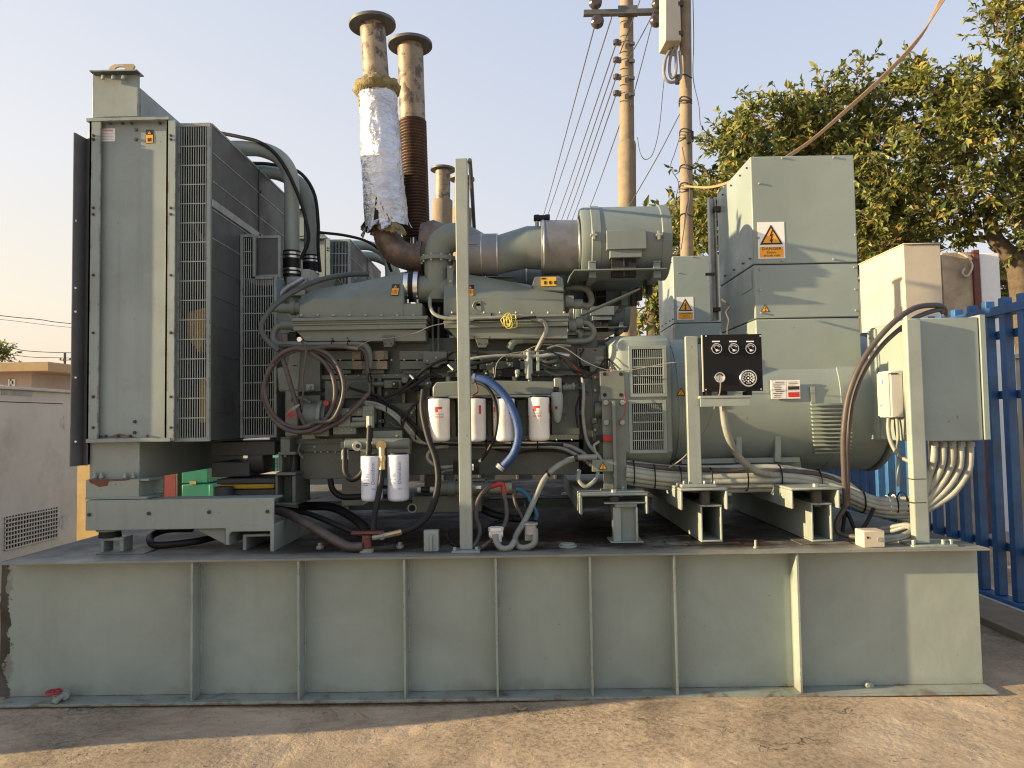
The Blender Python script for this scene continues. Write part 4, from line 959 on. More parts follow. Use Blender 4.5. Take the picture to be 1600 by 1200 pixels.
b = MB('rust'); b.tube([q + ax * .02, q - ax * .08, q - ax * .16 + Vector((.05, 0, 0)), q - ax * .2 + Vector((.15, 0, 0))], .09, n=20); b.build('elbow', s2, 0)
# the machine behind: shorter stacks in the same line
for (tx, ty), (bx, by), Y, lab, hw in (((692, 266), (691, 372), 3.62, 'short rusty exhaust stack of the rear machine beside the upright post', 12), ((722, 281), (721, 372), 3.95, 'exhaust stack of the rear machine half hidden behind the upright post', 12)):
    t, q = stack_axis((tx, ty), (bx, by), Y, Y); ax = (t - q).normalized(); o = thing('exhaust_stack', q - ax * .6, lab, 'exhaust stack', 'exhaust stacks')
    r = S(hw, Y); b = MB('stack_metal'); b.cyl(q - ax * .6, t, r, n=24); b.build('pipe', o, 0)
    b = MB('pole_concrete'); b.cyl(q - ax * .6, q + ax * (.55 if tx < 700 else .5) * (t - q).length, r * 1.32, n=24); b.build('sleeve', o, .002)
    b = MB('dark_flange'); flange_disc(b, t - ax * .004, ax, r * 1.65); b.build('flange', o, .002)

# ------------------------------------------------------------------ air cleaner with its intake duct
Y = .68
ac = thing('air_cleaner', V(970, 440, Y), 'large grey drum air cleaner with silver sleeves on the front machine', 'air cleaner', 'air cleaners')
zc = V(972, 381, Y).z; X = lambda px, py=381, yy=Y: V(px, py, yy).x
b = MB('paint_drum'); R0 = S(57, Y)
b.lathe((X(905), Y, zc), (1, 0, 0), [(0, R0 * .86), (0, R0 * .96), (.02, R0), (.055, R0 * 1.0), (.06, R0 * 1.03), (.11, R0 * 1.03), (.115, R0), (.47, R0), (.475, R0 * 1.03), (.525, R0 * 1.03), (.53, R0), (X(1036) - X(905), R0 * .97), (X(1040) - X(905), R0 * .9), (X(1040) - X(905), .05)], n=56)
drum = b.build('drum', ac, 0, 30)
b = MB('dark_void'); b.lathe((X(906.5), Y, zc), (-1, 0, 0), [(0, R0 * .84), (.006, R0 * .8)], n=40); b.m('bolt')
for px in (928, 1030):
    b.pb(px - 5, px + 5, 365, 369, Y - R0 - .022, .02); b.pb(px - 2, px + 2, 360, 374, Y - R0 - .026, .02); b.cyl(V(px - 5, 367, Y - R0 - .02), V(px + 5, 367, Y - R0 - .02), .008)
b.build('clamp', drum, .001)
b = MB('paint_drum'); b.pb(948, 1010, 359, 389, Y - R0 - .03, .15); b.pb(953, 1003, 389, 402, Y - R0 - .012, .12); b.build('nameplate', drum, .003)
b = MB('dark_void'); b.pb(956, 994, 403, 432, Y - R0 * .93, .05); b.m('dark_bolt').pb(974, 976, 403, 432, Y - R0 * .93 - .004, .01); b.pb(956, 994, 417, 419, Y - R0 * .93 - .004, .01); b.build('inlet_screen', drum, 0)
for px in (926, 1027):
    b = MB('paint_drum'); b.pb(px - 6, px + 6, 407, 410, Y - .20, .05); b.pp([(px - 6, 408), (px + 5, 408), (px + 6, 434), (px - 6, 434)], Y - .195, .38); b.build('saddle', ac, .003)
b = MB('paint_drum'); x0, x1, z0, z1 = RC(905, 1038, 432, 437, Y - .2); za = V(960, 434, Y).z
b.prism3([(x0 - .03, Y - .24, za), (x1 + .01, Y - .24, za), (x1 - .10, Y + .92, za), (x0 - .03, Y + .92, za)], (0, 0, .008))
b.prism3([(x0 - .03, Y - .24, za), (x0 - .03, Y + .92, za), (x0 - .06, Y + .92, za - .04), (x0 - .06, Y - .24, za - .04)], (-.001, 0, .008))
b.box(X(885, 446), x0 - .055, Y - .24, Y + .3, za - .045, za - .037)
b.m('dark_bolt'); [b.cyl((X(px), Y - .15, za - .02), (X(px), Y - .15, za), .010, n=6) for px in (925, 1020)]
b.build('shelf', ac, .002)
b = MB('pinkish_board')
p0, p1 = V(905, 494, Y - .05), V(1000, 452, Y + .02); d = (p1 - p0)
b.m('paint').hexa([p0, p0 + Vector((.02, .04, 0)), p1 + Vector((.02, .04, 0)), p1, p0 + Vector((0, 0, .012)), p0 + Vector((.02, .04, .012)), p1 + Vector((.02, .04, .012)), p1 + Vector((0, 0, .012))])
for px, py in ((998, 462), (1014, 452), (990, 470)): p = V(px, py, Y + .05); b.m('black_rubber').cyl(p - Vector((0, 0, .03)), p + Vector((0, 0, .05)), .022)
b.build('brace', ac, .002)
b = MB('silver_rubber'); zs = V(875, 387, Y).z; b.cyl((X(845), Y, zs), (X(906), Y, zs - .0), S(43, Y), S(42, Y), n=40); b.m('steel')
for px in (848, 902): b.cyl((X(px - 1), Y, zs), (X(px + 2), Y, zs), S(43.8, Y), n=40)
b.build('rubber_sleeve', ac, .003, 40)
b = MB('paint_drum'); zL = V(778, 398, Y).z
def ring(px, z, r, n=36, tilt=0): return [Vector((X(px) + tilt * math.sin(2 * math.pi * k / n) * r, Y + r * math.cos(2 * math.pi * k / n), z + r * math.sin(2 * math.pi * k / n))) for k in range(n)]
b.loft([ring(776, zL, S(31, Y)), ring(780, zL, S(31, Y)), ring(822, zs + .006, S(33, Y), tilt=.05), ring(826, zs + .004, S(33.5, Y), tilt=.02), ring(847, zs, S(34, Y))])
b.build('offset_duct', ac, 0, 25)
b = MB('silver_rubber'); b.cyl((X(728), Y, zL), (X(777), Y, zL), S(33, Y), n=40); b.m('steel').cyl((X(752), Y, zL), (X(753.5), Y, zL), S(33.4, Y), n=40); b.cyl((X(776), Y, zL), (X(778), Y, zL), S(33.5, Y), n=40)
b.m('galv'); x0, x1, z0, z1 = RC(733, 750, 383, 393, Y - S(33, Y) * .97); [b.box(x0, x1 - .01 * (k % 3), Y - S(33, Y) * 1.005, Y - S(33, Y) * .9, z0 + k * .011, z0 + k * .011 + .003) for k in range(5)]
b.build('rubber_sleeve', ac, .003, 40)
b = MB('black_rubber'); p = V(847, 341, Y); b.cyl(V(834, 341, Y), V(858, 341, Y), .020); b.cyl(V(852, 341, Y), V(859, 341, Y), .024); b.cyl(V(836, 341, Y), V(842, 341, Y), .023); b.m('bolt').cyl(V(839, 356, Y), V(839, 344, Y), .012)
b.build('restriction_gauge', ac, 0)
ac2 = dup(ac, (-.10, .66, -.06), 'second drum air cleaner, just behind the large front drum', skip=('restriction_gauge', 'brace', 'shelf'))
ac3 = dup(ac, (.17, 2.75, 0), 'dark drum air cleaner of the rear machine, below the front drum', skip=('restriction_gauge',))

# ------------------------------------------------------------------ alternator
al = thing('alternator', V(1190, 740, .95), 'big grey alternator with tall terminal box and danger sign', 'alternator', 'alternators')
YA = .98; zc = V(1150, 632, YA).z; Ra = .43
x_ = lambda px, yy=YA, py=632: V(px, py, yy).x
b = MB('paint'); b.cyl((x_(905), YA, zc), (x_(948), YA, zc), Ra * .9, n=48); b.cyl((x_(925), YA, zc), (x_(935), YA, zc), Ra * .99, n=48)
b.build('adapter_ring', al, .006)
# fan cover: rounded octagon along the shaft
YF = .50
xa, xb = V(975, 630, YF).x, V(1045, 630, YF).x
zt, zb = V(1010, 531, YF).z, V(1010, 712, YF).z
hz = (zt - zb) / 2; zm = (zt + zb) / 2
def octo(x, k=1.0):
    pts = [(YF, zb + .02), (YF, zt - .00), (YF + .03, zt + .025), (YF + .22, zt + .05), (2 * YA - YF - .22, zt + .05), (2 * YA - YF - .03, zt + .025), (2 * YA - YF, zt), (2 * YA - YF, zb + .02), (2 * YA - YF - .10, zb - .06), (YF + .10, zb - .06)]
    return [Vector((x, YA + (y - YA) * k, zm + (z - zm) * k)) for y, z in pts]
b = MB('paint'); b.loft([octo(xa - .075, .90), octo(xa - .02, .985), octo(xa), octo(xb), octo(xb + .02, .985)]); fc = b.build('fan_cover', al, .008, 30)
for y0, y1, nm in ((540, 620, 0), (625, 708, 1)):
    a, c = (983, 1042)
    b = MB('paint'); b.frame(a, c, y0, y1, YF - .014, .020, .014); b.m('dark_void'); x0, x1, z0, z1 = RC(a, c, y0, y1, YF - .003); b.box(x0 + .015, x1 - .015, YF - .003, YF - .001, z0 + .015, z1 - .015)
    gf = b.build('vent_grille', al, .006)
    b = MB('grille_paint'); b.grille(a + 6, c - 5, y0 + 6, y1 - 6, YF - .010, 15, 4, .0030, .0050); b.build('grille_bars', gf, 0)
# main barrel
b = MB('paint_box'); x0, x1 = xb + .01, V(1356, 640, YA).x; L = x1 - x0
b.lathe((x0, YA, zc), (1, 0, 0), [(0, Ra * .98), (.015, Ra), (.06, Ra), (.062, Ra * 1.012), (.075, Ra * 1.012), (.077, Ra), (L - .36, Ra), (L - .358, Ra * 1.012), (L - .34, Ra * 1.012), (L - .06, Ra * 1.01), (L - .055, Ra * .98), (L, Ra * .94), (L + .002, Ra * .80), (L + .012, .05)], n=72)
barrel = b.build('barrel', al, 0, 30)
b = MB('paint'); b.lathe((x1 - .03, YA, zc), (1, 0, 0), [(0, Ra * 1.0), (.0, Ra * 1.035), (.018, Ra * 1.035), (.02, Ra * .9)], n=72); b.build('end_ring', barrel, 0, 30)
# louvres on the end bell
b = MB('paint')
zl0, zl1 = V(1300, 708, .58).z, V(1300, 632, .56).z
for k in range(13):
    z = zl0 + (zl1 - zl0) * k / 12; dy = math.sqrt(max(Ra ** 2 - (z - zc) ** 2, 0)) * 1.01; yy = YA - dy
    xa_, xb_ = V(1270 - k * .2, 670, yy).x, V(1327 + k * .6, 670, yy).x
    b.hexa([(xa_, yy - .020, z - .006), (xb_, yy - .020, z - .006), (xb_, yy + .03, z + .002), (xa_, yy + .03, z + .002), (xa_, yy - .016, z + .004), (xb_, yy - .016, z + .004), (xb_, yy + .03, z + .016), (xa_, yy + .03, z + .016)])
for px in (1267,): b.pb(px, px + 7, 604, 630, YA - Ra * 1.02, .03)
b.pb(1336, 1341, 608, 627, YA - Ra * .99, .03)
b.build('vent_louvre', barrel, .001)
# feet
b = MB('paint_box'); b.pb(1050, 1252, 722, 745, .70, .56); b.pb(1065, 1250, 716, 724, .62, .7)
for px, yy in ((1155, .60), (1216, .60)):
    b.pp([(px - 4, 640), (px + 4, 638), (px + 5, 722), (px - 5, 722)], yy, .02); q0, q1 = V(px - 16, 722, yy), V(px, 650, yy); b.prism3([V(px, 645, yy + .02), V(px, 722, yy + .02), V(px, 722, yy + .02) + Vector((0, .2, 0)), V(px, 690, yy + .02) + Vector((0, .2, 0))], (-.008, 0, 0))
b.build('mounting_foot', al, .003)
# terminal box in three tiers
YB = .60; xB0, xB1 = V(1178, 420, YB).x, V(1341, 420, YB).x; YR = 1.36
zz = [V(1258, y, YB).z for y in (590, 497, 412, 243)]
b = MB('paint_box')
b.box(xB0, xB1, YB, YR, zz[0] - .12, zz[1] - .003)
b.box(xB0, xB1, YB, YR, zz[1] + .003, zz[2] - .003)
b.box(xB0, xB1, YB, YR, zz[2] + .003, zz[3])
b.m('dark_void').box(xB0 + .006, xB1 - .006, YB + .006, YR - .006, zz[1] - .01, zz[2] + .05)
tb = b.build('terminal_box', al, .006)
for px, py in ((1186, 287), (1222, 247), (1302, 246), (1335, 284), (1185, 372), (1336, 367), (1222, 407), (1302, 405), (1187, 421), (1187, 454), (1189, 489), (1334, 418), (1336, 452), (1337, 485)):
    b = MB('bolt'); b.bolt(px, py, YB, .0065, .012); b.build('screw', tb, 0)
for yy, dz in ((.66, -.05), (.8, -.05), (1.0, -.05), (1.2, -.05)):
    for zq in (zz[3], zz[2] + .10): b = MB('dark_bolt'); b.cyl((xB0, yy, zq + dz), (xB0 - .01, yy, zq + dz), .006, n=6); b.build('screw', tb, 0)
b = MB('paint_box'); b.box(xB0 - .004, xB0, .64, .85, zz[2] - .14, zz[2] - .03); b.build('side_cover', tb, .001)
danger_sign(1184, 1226, 347, 404, YB, tb)
small_triangle(1195.5, 482, .055, YB, tb)
b = MB('white_label'); yl = YA - Ra * 1.012; x0, x1, z0, z1 = RC(1204, 1249, 594, 623, yl); w, h = x1 - x0, z1 - z0
b.box(x0, x0 + w * .52, yl - .012, yl - .002, z0, z1); b.box(x0 + w * .54, x1, yl - .012, yl - .002, z0, z1)
b.m('black_ink').box(x0 + w * .58, x1 - w * .03, yl - .0135, yl - .0125, z0 + h * .48, z0 + h * .66); b.m('red_ink').box(x0 + w * .58, x1 - w * .03, yl - .0135, yl - .0125, z0 + h * .08, z0 + h * .34)
b.m('black_ink'); random.seed(4)
for k in range(9): b.box(x0 + w * (.05 + random.uniform(0, .1)), x0 + w * random.uniform(.3, .48), yl - .0135, yl - .0125, z0 + h * (.08 + k * .1), z0 + h * (.11 + k * .1))
for k in range(3): b.box(x0 + w * .6, x1 - w * random.uniform(.05, .2), yl - .0135, yl - .0125, z0 + h * (.72 + k * .08), z0 + h * (.74 + k * .08))
b.build('rating_label', al, 0)
small_triangle(1064, 612, .055, YA - Ra * 1.02, al, 'mark')
# perforated galvanised cable ladder up the side of the box
lad = thing('cable_ladder', (xB0 - .1, 1.30, zz[1]), 'galvanised perforated upright strut clipped beside the terminal box', 'strut')
b = MB('galv'); x0, x1, z0, z1 = RC(1109, 1120, 309, 500, 1.30); b.box(x0, x0 + .008, 1.28, 1.33, z0, z1); b.box(x1 - .008, x1, 1.28, 1.33, z0, z1); b.box(x0 + .008, x1 - .008, 1.322, 1.33, z0, z1)
b.m('dark_void'); k = z0 + .03
while k < z1: b.box(x1, x1 + .001, 1.295, 1.315, k, k + .025); k += .055
b.build('strut', lad, .001)
b = MB('dark_bolt'); b.pb(1103, 1117, 426, 430, 1.27, .02); b.pb(1116, 1126, 322, 330, 1.27, .04); b.pb(1116, 1126, 480, 486, 1.27, .04); b.build('clip', lad, .001)

# ------------------------------------------------------------------ mounting beams under engine and alternator
def mount_beam(px0, px1, pt0, pb0, tx0, tx1, ty0, ty1, Y, lab, tube=True):
    o = thing('mounting_beam', (V((px0 + px1) / 2, pb0, Y).x, Y, ZD), lab, 'mounting beam', 'beams across the tank deck')
    x0, x1, z0, z1 = RC(px0, px1, pt0, pb0, Y); t = .014
    b = MB('paint_rail'); b.box(x0, x1, Y, 1.75, z1 - t, z1); b.box(x0, x0 + t, Y, 1.75, z0, z1 - t); b.box(x1 - t, x1, Y, 1.75, z0, z1 - t); b.build('channel', o, .006)
    x0, x1, a, z1 = RC(tx0, tx1, ty0, ty1, Y + .03); z0 = ZD + .006
    b = MB('paint_rail')
    if tube:
        t = .011; b.box(x0, x1, Y + .03, 1.75, z1 - t, z1); b.box(x0, x1, Y + .03, 1.75, z0, z0 + t); b.box(x0, x0 + t, Y + .03, 1.75, z0 + t, z1 - t); b.box(x1 - t, x1, Y + .03, 1.75, z0 + t, z1 - t); b.m('dark_void').box(x0 + t, x1 - t, Y + .75, Y + .76, z0 + t, z1 - t); b.build('box_tube', o, .004)  # black plate added inside, painted for the shade deep in the tube
    else:
        b.box(x0, x1, Y + .06, Y + .18, z0, z1); b.box(x0 - .01, x0 + .035, Y + .03, Y + .06, z0, z1); b.box(x1 - .012, x1, Y + .0, Y + .06, z0, z1); b.box(x0, x1, Y + .02, Y + .06, z1, z1 + .02); b.box(x0 - .03, x1 + .03, Y + .0, Y + .18, z0 - .0, z0 + .008); b.box(x0 - .06, x1 + .05, Y + .0, Y + .16, z1 + .02, z1 + .028)
        b.build('pedestal', o, .004)
    b = MB('bolt'); p = V((px0 + px1) / 2, pt0, Y + .06); b.cyl(p - Vector((0, 0, .0)), p + Vector((0, 0, .022)), .016, n=6); b.m('dark_bolt').cyl(p - Vector((0, 0, .10)), p - Vector((0, 0, .014)), .03); b.build('holding_bolt', o, 0)
    return o
mount_beam(906, 1013, 771, 804, 961, 996, 792, 850, .28, 'inverted channel beam under the rear mount of the engine, on an open pedestal', False)
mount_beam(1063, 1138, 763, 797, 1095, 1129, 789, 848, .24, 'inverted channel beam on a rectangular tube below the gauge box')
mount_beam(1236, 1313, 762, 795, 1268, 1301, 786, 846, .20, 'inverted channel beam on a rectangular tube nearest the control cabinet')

# ------------------------------------------------------------------ gauge box on its stand
YG = .30
gs = thing('gauge_stand', V(1085, 760, YG), 'grey upright stand holding the black gauge box', 'stand')
b = MB('paint_rail'); b.pb(1074, 1094, 525, 757, YG, .05); b.pb(1065, 1120, 757, 762, YG - .03, .14); b.m('bolt'); [b.cyl(V(px, 757, YG + .0), V(px, 751, YG + .0), .009, n=6) for px in (1069, 1101, 1117)]; b.build('post', gs, .004)
b = MB('paint_rail'); b.pb(1094, 1174, 618, 622, YG - .05, .16); b.pb(1094, 1172, 622, 635, YG - .045, .008); b.build('shelf', gs, .002)
gb = thing('gauge_box', V(1146, 612, YG), 'black instrument box with five round gauges on the grey stand', 'gauge box')
b = MB('black_gloss'); YP = YG - .04; x0, x1, z0, z1 = RC(1099, 1191, 522.5, 611.5, YP)
b.box(x0, x1, YP, YP + .006, z0, z1); b.box(x0 + .012, x1 - .012, YP + .006, YP + .10, z0 + .008, z1 - .008)
b.m('black_rubber').pb(1104, 1112, 611, 618, YP + .02, .08); b.pb(1167, 1175, 611, 618, YP + .02, .08); b.pb(1091, 1098, 528, 536, YP + .02, .05)
b.m('cream_paint').box(x0 - .006, x0, YP - .0, YP + .012, z0, z1)
b.m('steel'); [b.cyY(px, py, YP, -.003, .005) for px, py in ((1103, 525), (1188, 525), (1103, 609), (1189, 608))]
b.m('white_label'); [b.pb(px - 6, px + 6, 532.5, 534.5, YP - .001, .001) for px in (1119, 1145.5, 1172)]
b.build('case', gb, .003)
def gauge(px, py, r, face, big=False):
    b = MB('chrome'); p = V(px, py, YP); b.lathe(p, (0, -1, 0), [(0, r), (.010, r), (.014, r * .93), (.014, r * .82), (.006, r * .80)], n=36)
    b.m(face).lathe(p - Vector((0, .005, 0)), (0, -1, 0), [(0, r * .8), (.002, r * .8)], n=32)
    b.m('black_ink' if face == 'dial_white' else 'white_label')
    yy = p.y - .0085; n = 21 if big else 11
    for k in range(n):
        a = rad(-130 + 260 * k / (n - 1)) if big else rad(-55 + 110 * k / (n - 1)); d = Vector((math.sin(a), 0, math.cos(a))); tn = Vector((d.z, 0, -d.x)); c = Vector((p.x, yy, p.z)); w = r * (.035 if k % 2 else .06); l0 = .58 if k % 2 else .48
        b.prism3([c + d * r * l0 - tn * w, c + d * r * l0 + tn * w, c + d * r * .72 + tn * w, c + d * r * .72 - tn * w], (0, .0008, 0))
    if big:
        for k in range(8): a = k * .785; d = Vector((math.sin(a), 0, math.cos(a))); b.cyl(Vector((p.x, yy, p.z)) + d * r * .33 - Vector((0, .0006, 0)), Vector((p.x, yy, p.z)) + d * r * .33 + Vector((0, .0006, 0)), r * .09, n=8)
        b.text('RPM', (p.x, yy, p.z - r * .58), r * .26); b.cyl(Vector((p.x, yy - .002, p.z)), Vector((p.x, yy, p.z)), r * .1, n=10)
    elif face != 'dial_white':
        a = rad(-42); d = Vector((math.sin(a), 0, math.cos(a))); c = Vector((p.x, yy - .001, p.z - r * .3)); b.cyl(c, c + d * r * .7, r * .05, n=6); b.cyl(c + Vector((0, -.001, 0)), c + Vector((0, .001, 0)), r * .22, n=14); b.box(c.x + r * .25, c.x + r * .5, yy, yy + .0008, c.z - r * .12, c.z + r * .1)
    else: b.cyl(Vector((p.x, yy - .001, p.z - r * .4)), Vector((p.x, yy - .001, p.z + r * .4)), r * .035, n=6); b.cyl(Vector((p.x, yy - .002, p.z - r * .4)), Vector((p.x, yy, p.z - r * .4)), r * .12, n=10)
    return b.build('gauge', gb, 0)
for px in (1119, 1145.5, 1172): gauge(px, 545, .031, 'black_gloss')
gauge(1124, 590, .031, 'dial_white')['label'] = 'small white dial gauge at the lower left'
gauge(1168.5, 591, .049, 'black_gloss', True)['label'] = 'large round dial gauge at the lower right'
for pts, r, mt, nm, lab in (([(1126, 592, .22), (1125, 612, .25), (1118, 632, .30), (1108, 660, .36), (1090, 690, .40), (1068, 715, .42), (1045, 731, .45)], .004, 'bare_wire', 'sensor_wire', 'thin bare wire hanging from the gauge box down towards the alternator'),
    ([(1137, 512, .33), (1139, 500, .34), (1135, 488, .36), (1140, 478, .38), (1128, 468, .5)], .006, 'brown_cable', 'cable', 'short dark cable rising from the top of the gauge box')):
    b = MB(mt); b.pt(pts if lab.startswith('thin') else [(1137, 523, .33)] + pts, r, n=8); tag(b.build(nm, None, 0), lab, 'cable')
b = MB('conduit'); b.pt([(1129, 612, .30), (1130, 640, .30), (1134, 668, .31), (1143, 695, .34), (1158, 718, .38), (1178, 734, .42), (1205, 742, .46), (1260, 745, .48)], .020, n=14); b.m('black_rubber'); b.cyl(V(1129, 618, .30), V(1129, 612, .30), .026)
tag(b.build('conduit', None, 0), 'thick pale conduit curving from the gauge box down to the floor bundle', 'conduit')

# ------------------------------------------------------------------ thin upright posts
po = thing('support_post', V(725, 862, .15), 'thin upright steel post standing alone in front of the engine', 'post')
b = MB('paint_rail'); x0, x1, z0, z1 = RC(714.5, 734, 247, 859, .13); b.box(x0, x1, .13, .18, ZD + .01, z1)
b.build('post', po, .004)
b = MB('paint_rail'); a = (x0 + x1) / 2; b.box(a - .075, a + .075, .08, .23, ZD, ZD + .01); b.m('bolt'); [b.cyl((a + s * .058, .10, ZD + .01), (a + s * .058, .10, ZD + .03), .010, n=6) for s in (-1, 1)]; b.build('foot_plate', po, .002)
b = MB('dark_flange'); b.pt([(734, 250, .16), (737, 290, .5), (742, 375, 1.2)], .012, n=8, smooth=False); b.build('stay_rod', po, 0)

# ------------------------------------------------------------------ control cabinet on its post
YC = .14
cp = thing('control_cabinet', V(1436, 853, .1), 'grey electrical cabinet with five conduits underneath, fixed to a post on the tank', 'cabinet')
b = MB('paint_rail'); x0, x1, z0, z1 = RC(1423, 1447, 497, 852, .09)
b.box(x0, x1, .09, .14, ZD + .01, z1); b.build('post', cp, .008)
b = MB('paint_rail'); a = (x0 + x1) / 2; b.box(a - .07, a + .16, .05, .22, ZD, ZD + .01); b.m('bolt'); [b.cyl((a + s, .08, ZD + .01), (a + s, .08, ZD + .035), .011, n=6) for s in (-.055, .10, .14)]
b.m('dark_bolt'); [b.pb(1423.5, 1447.5, y, y + 1.2, .088, .054) for y in (748, 785)]
b.build('foot_plate', cp, .002)
b = MB('paint_box'); x0, x1, z0, z1 = RC(1444, 1533, 496, 689, YC); xl = V(1425, 600, YC + .0).x
b.box(xl, x1, YC + .003, .60, z0, z1); body = b.build('body', cp, .006)
b = MB('paint_box'); b.box(x1 + .004, x1 + .034, YC - .005, .61, z0 + .004, z1 + .012); b.m('dark_bolt').box(x1, x1 + .004, YC + .01, .59, z0 + .01, z1 - .01); b.build('door', cp, .004)
b = MB('paint_box'); b.box(xl - .012, xl, .50, .60, z0, z1 - .015); b.m('bolt'); [b.cyl((xl - .012, yy, zq), (xl - .02, yy, zq), .008, n=8) for yy in (.2, .56) for zq in (z0 + .04, z1 - .06)]; b.build('mounting_rail', cp, .002)
zb0, zb1 = VX(1400, 652, xl).z, VX(1400, 580, xl).z
b = MB('beige_cabinet'); b.box(xl - .07, xl - .001, .23, .37, zb0, zb1); bb = b.build('breaker_box', cp, .006)
b = MB('cream_paint'); b.box(xl - .078, xl - .07, .235, .365, zb0 + .01, zb1 - .01); b.m('blue_ink').box(xl - .0795, xl - .078, .29, .31, zb1 - .07, zb1 - .045); b.box(xl - .0795, xl - .078, .32, .335, zb0 + .06, zb0 + .075)
b.m('black_ink'); b.pb(1389, 1403, 583, 585, .228, .001); b.build('cover', bb, .002)
gl = []
GL = (1459, 1473, 1487, 1501, 1516)
for px in GL: b = MB('paint_rail'); p = V(px, 690, YC + .09); b.cyl(p, p - Vector((0, 0, .03)), .022, n=10); b.cyl(p - Vector((0, 0, .01)), p - Vector((0, 0, .02)), .026, n=6); b.build('cable_gland', cp, 0)
hb = .006
b = MB('conduit'); b.pt([(1389, 652, .33), (1388, 668, .33), (1392, 690, .30), (1405, 712, .24), (1424, 722, .17)], .012, n=10); b.build('conduit', cp, 0); b = MB('conduit'); b.pt([(1401, 652, .28), (1403, 680, .26), (1404, 760, .26)], .009, n=10); b.build('conduit', cp, 0)

# ------------------------------------------------------------------ conduit bundle along the deck and up to the cabinet
bd = thing('conduit_bundle', V(1200, 760, .45), 'bundle of pale conduits tied together running behind the posts to the cabinet', 'conduit bundle')
random.seed(2)
for k in range(6):
    o = [(0, -3), (0, -11), (0, 5), (0, 13), (0, 20), (0, -18)][k]; dy = [.0, .03, .0, .02, .05, .06][k]; px = GL[min(k, 4)]
    pts = [(978, 737 + o[1] * .8, .47 + dy), (1040, 745 + o[1] * .8, .48 + dy), (1110, 748 + o[1] * .9, .48 + dy), (1200, 746 + o[1] * .9, .47 + dy), (1262, 750 + o[1] * .7, .45 + dy), (1320, 768 + o[1] * .8, .42 + dy)]
    if k < 5: pts += [(1365, 787 + o[1] * .7, .38 + dy * .6), (1405, 790 + o[1] * .8, .34 + dy * .5), (1440, 784 + o[1] * .8, .31 + dy * .4), (1440 + (px - 1440) * .62, 772 - (4 - k) * 7, .28), (px - 2 - k * .6, 738 - (4 - k) * 3, YC + .11), (px, 716, YC + .09), (px, 699, YC + .09)]
    else: pts += [(1365, 792, .6), (1420, 815, .65)]
    b = MB('pale_conduit'); b.pt(pts, .0185, n=12, sub=6); b.build('conduit', bd, 0)
b = MB('brown_cable'); b.pt([(978, 726, .5), (1060, 733, .5), (1150, 736, .5), (1240, 737, .48), (1300, 748, .46), (1360, 785, .43), (1420, 780, .4)], .016, n=10); b.build('cable', bd, 0)
for x, y, YY in ((990, 738, .47), (1022, 744, .47), (1062, 747, .47), (1110, 749, .47), (1165, 748, .47), (1217, 745, .47), (1278, 752, .45), (1318, 770, .42), (1345, 782, .40), (1395, 788, .36), (1410, 788, .35)):
    b = MB('black_rubber'); p = V(x, y, YY + .04); b.tube([p + Vector((.006 * math.sin(t), .075 * math.sin(t), .068 * math.cos(t))) for t in [j * math.pi / 8 for j in range(17)]], .0045, n=5); b.build('cable_tie', bd, 0)
for x, y, YY in ((1386, 790, .37), (1398, 789, .36)): b = MB('white_label'); p = V(x, y, YY + .03); b.tube([p + Vector((.006 * math.sin(t), .06 * math.sin(t), .055 * math.cos(t))) for t in [j * math.pi / 8 for j in range(17)]], .005, n=5); b.build('cable_tie', bd, 0)['label'] = 'white plastic cable tie'
def loose(nm, lab, cat, mt, pts, r, n=10, group=None, extra=None, **k):
    b = MB(mt); b.pt(pts, r, n=n, **k)
    if extra: extra(b)
    return tag(b.build(nm, None, 0), lab, cat, group)
loose('power_cable', 'brown power cable arching over the top corner of the control cabinet', 'cable', 'brown_cable', [(1476, 494, .35), (1475, 482, .33), (1462, 477, .30), (1430, 481, .24), (1398, 502, .18), (1365, 538, .14), (1342, 575, .13), (1325, 622, .14), (1318, 680, .16), (1319, 740, .2), (1322, 790, .25)], .0155)
loose('power_cable', 'thinner grey cable looping beside the brown one from the cabinet', 'cable', 'brown_cable', [(1474, 490, .32), (1468, 484, .32), (1440, 492, .26), (1415, 507, .20), (1378, 540, .17), (1350, 580, .16), (1332, 630, .17), (1324, 690, .2), (1324, 740, .24), (1325, 790, .28)], .013)
loose('power_cable', 'dark cable dropping from the bundle to the deck near the small pale box', 'cable', 'brown_cable', [(1322, 790, .30), (1308, 815, .3), (1310, 832, .3), (1330, 838, .25), (1352, 840, .2)], .014)
loose('rubber_hose', 'black hose lying across the deck under the conduit bundle', 'hose', 'black_rubber', [(1316, 838, .35), (1322, 800, .4), (1338, 830, .3), (1352, 820, .3), (1365, 795, .35)], .011)
for k, (dx, dy) in enumerate(((0, 0), (3, 6))):
    loose('conduit', ('upper' if k == 0 else 'lower') + ' conduit curling from the post to the small pale deck box', 'conduit', 'conduit', [(1380, 840 + dy, .13), (1405, 838 + dy * .6, .13), (1424, 828 + dy, .16), (1418, 820 + dy * .5, .22), (1390, 824 + dy, .3), (1350, 832, .4)], .013)
b = MB('cream_paint'); x0, x1, z0, z1 = RC(1349, 1383, 829, 852, .06); b.box(x0, x1, .06, .16, ZD, z1); bx = tag(b.build('switch_box', None, .006), 'small pale metal box on the deck edge near the cabinet post', 'box')
b = MB('bolt'); b.cyY(1374, 843, .06, -.004, .012); b.m('dark_void').cyY(1356, 840, .06, -.002, .006); b.build('knockout', bx, 0)

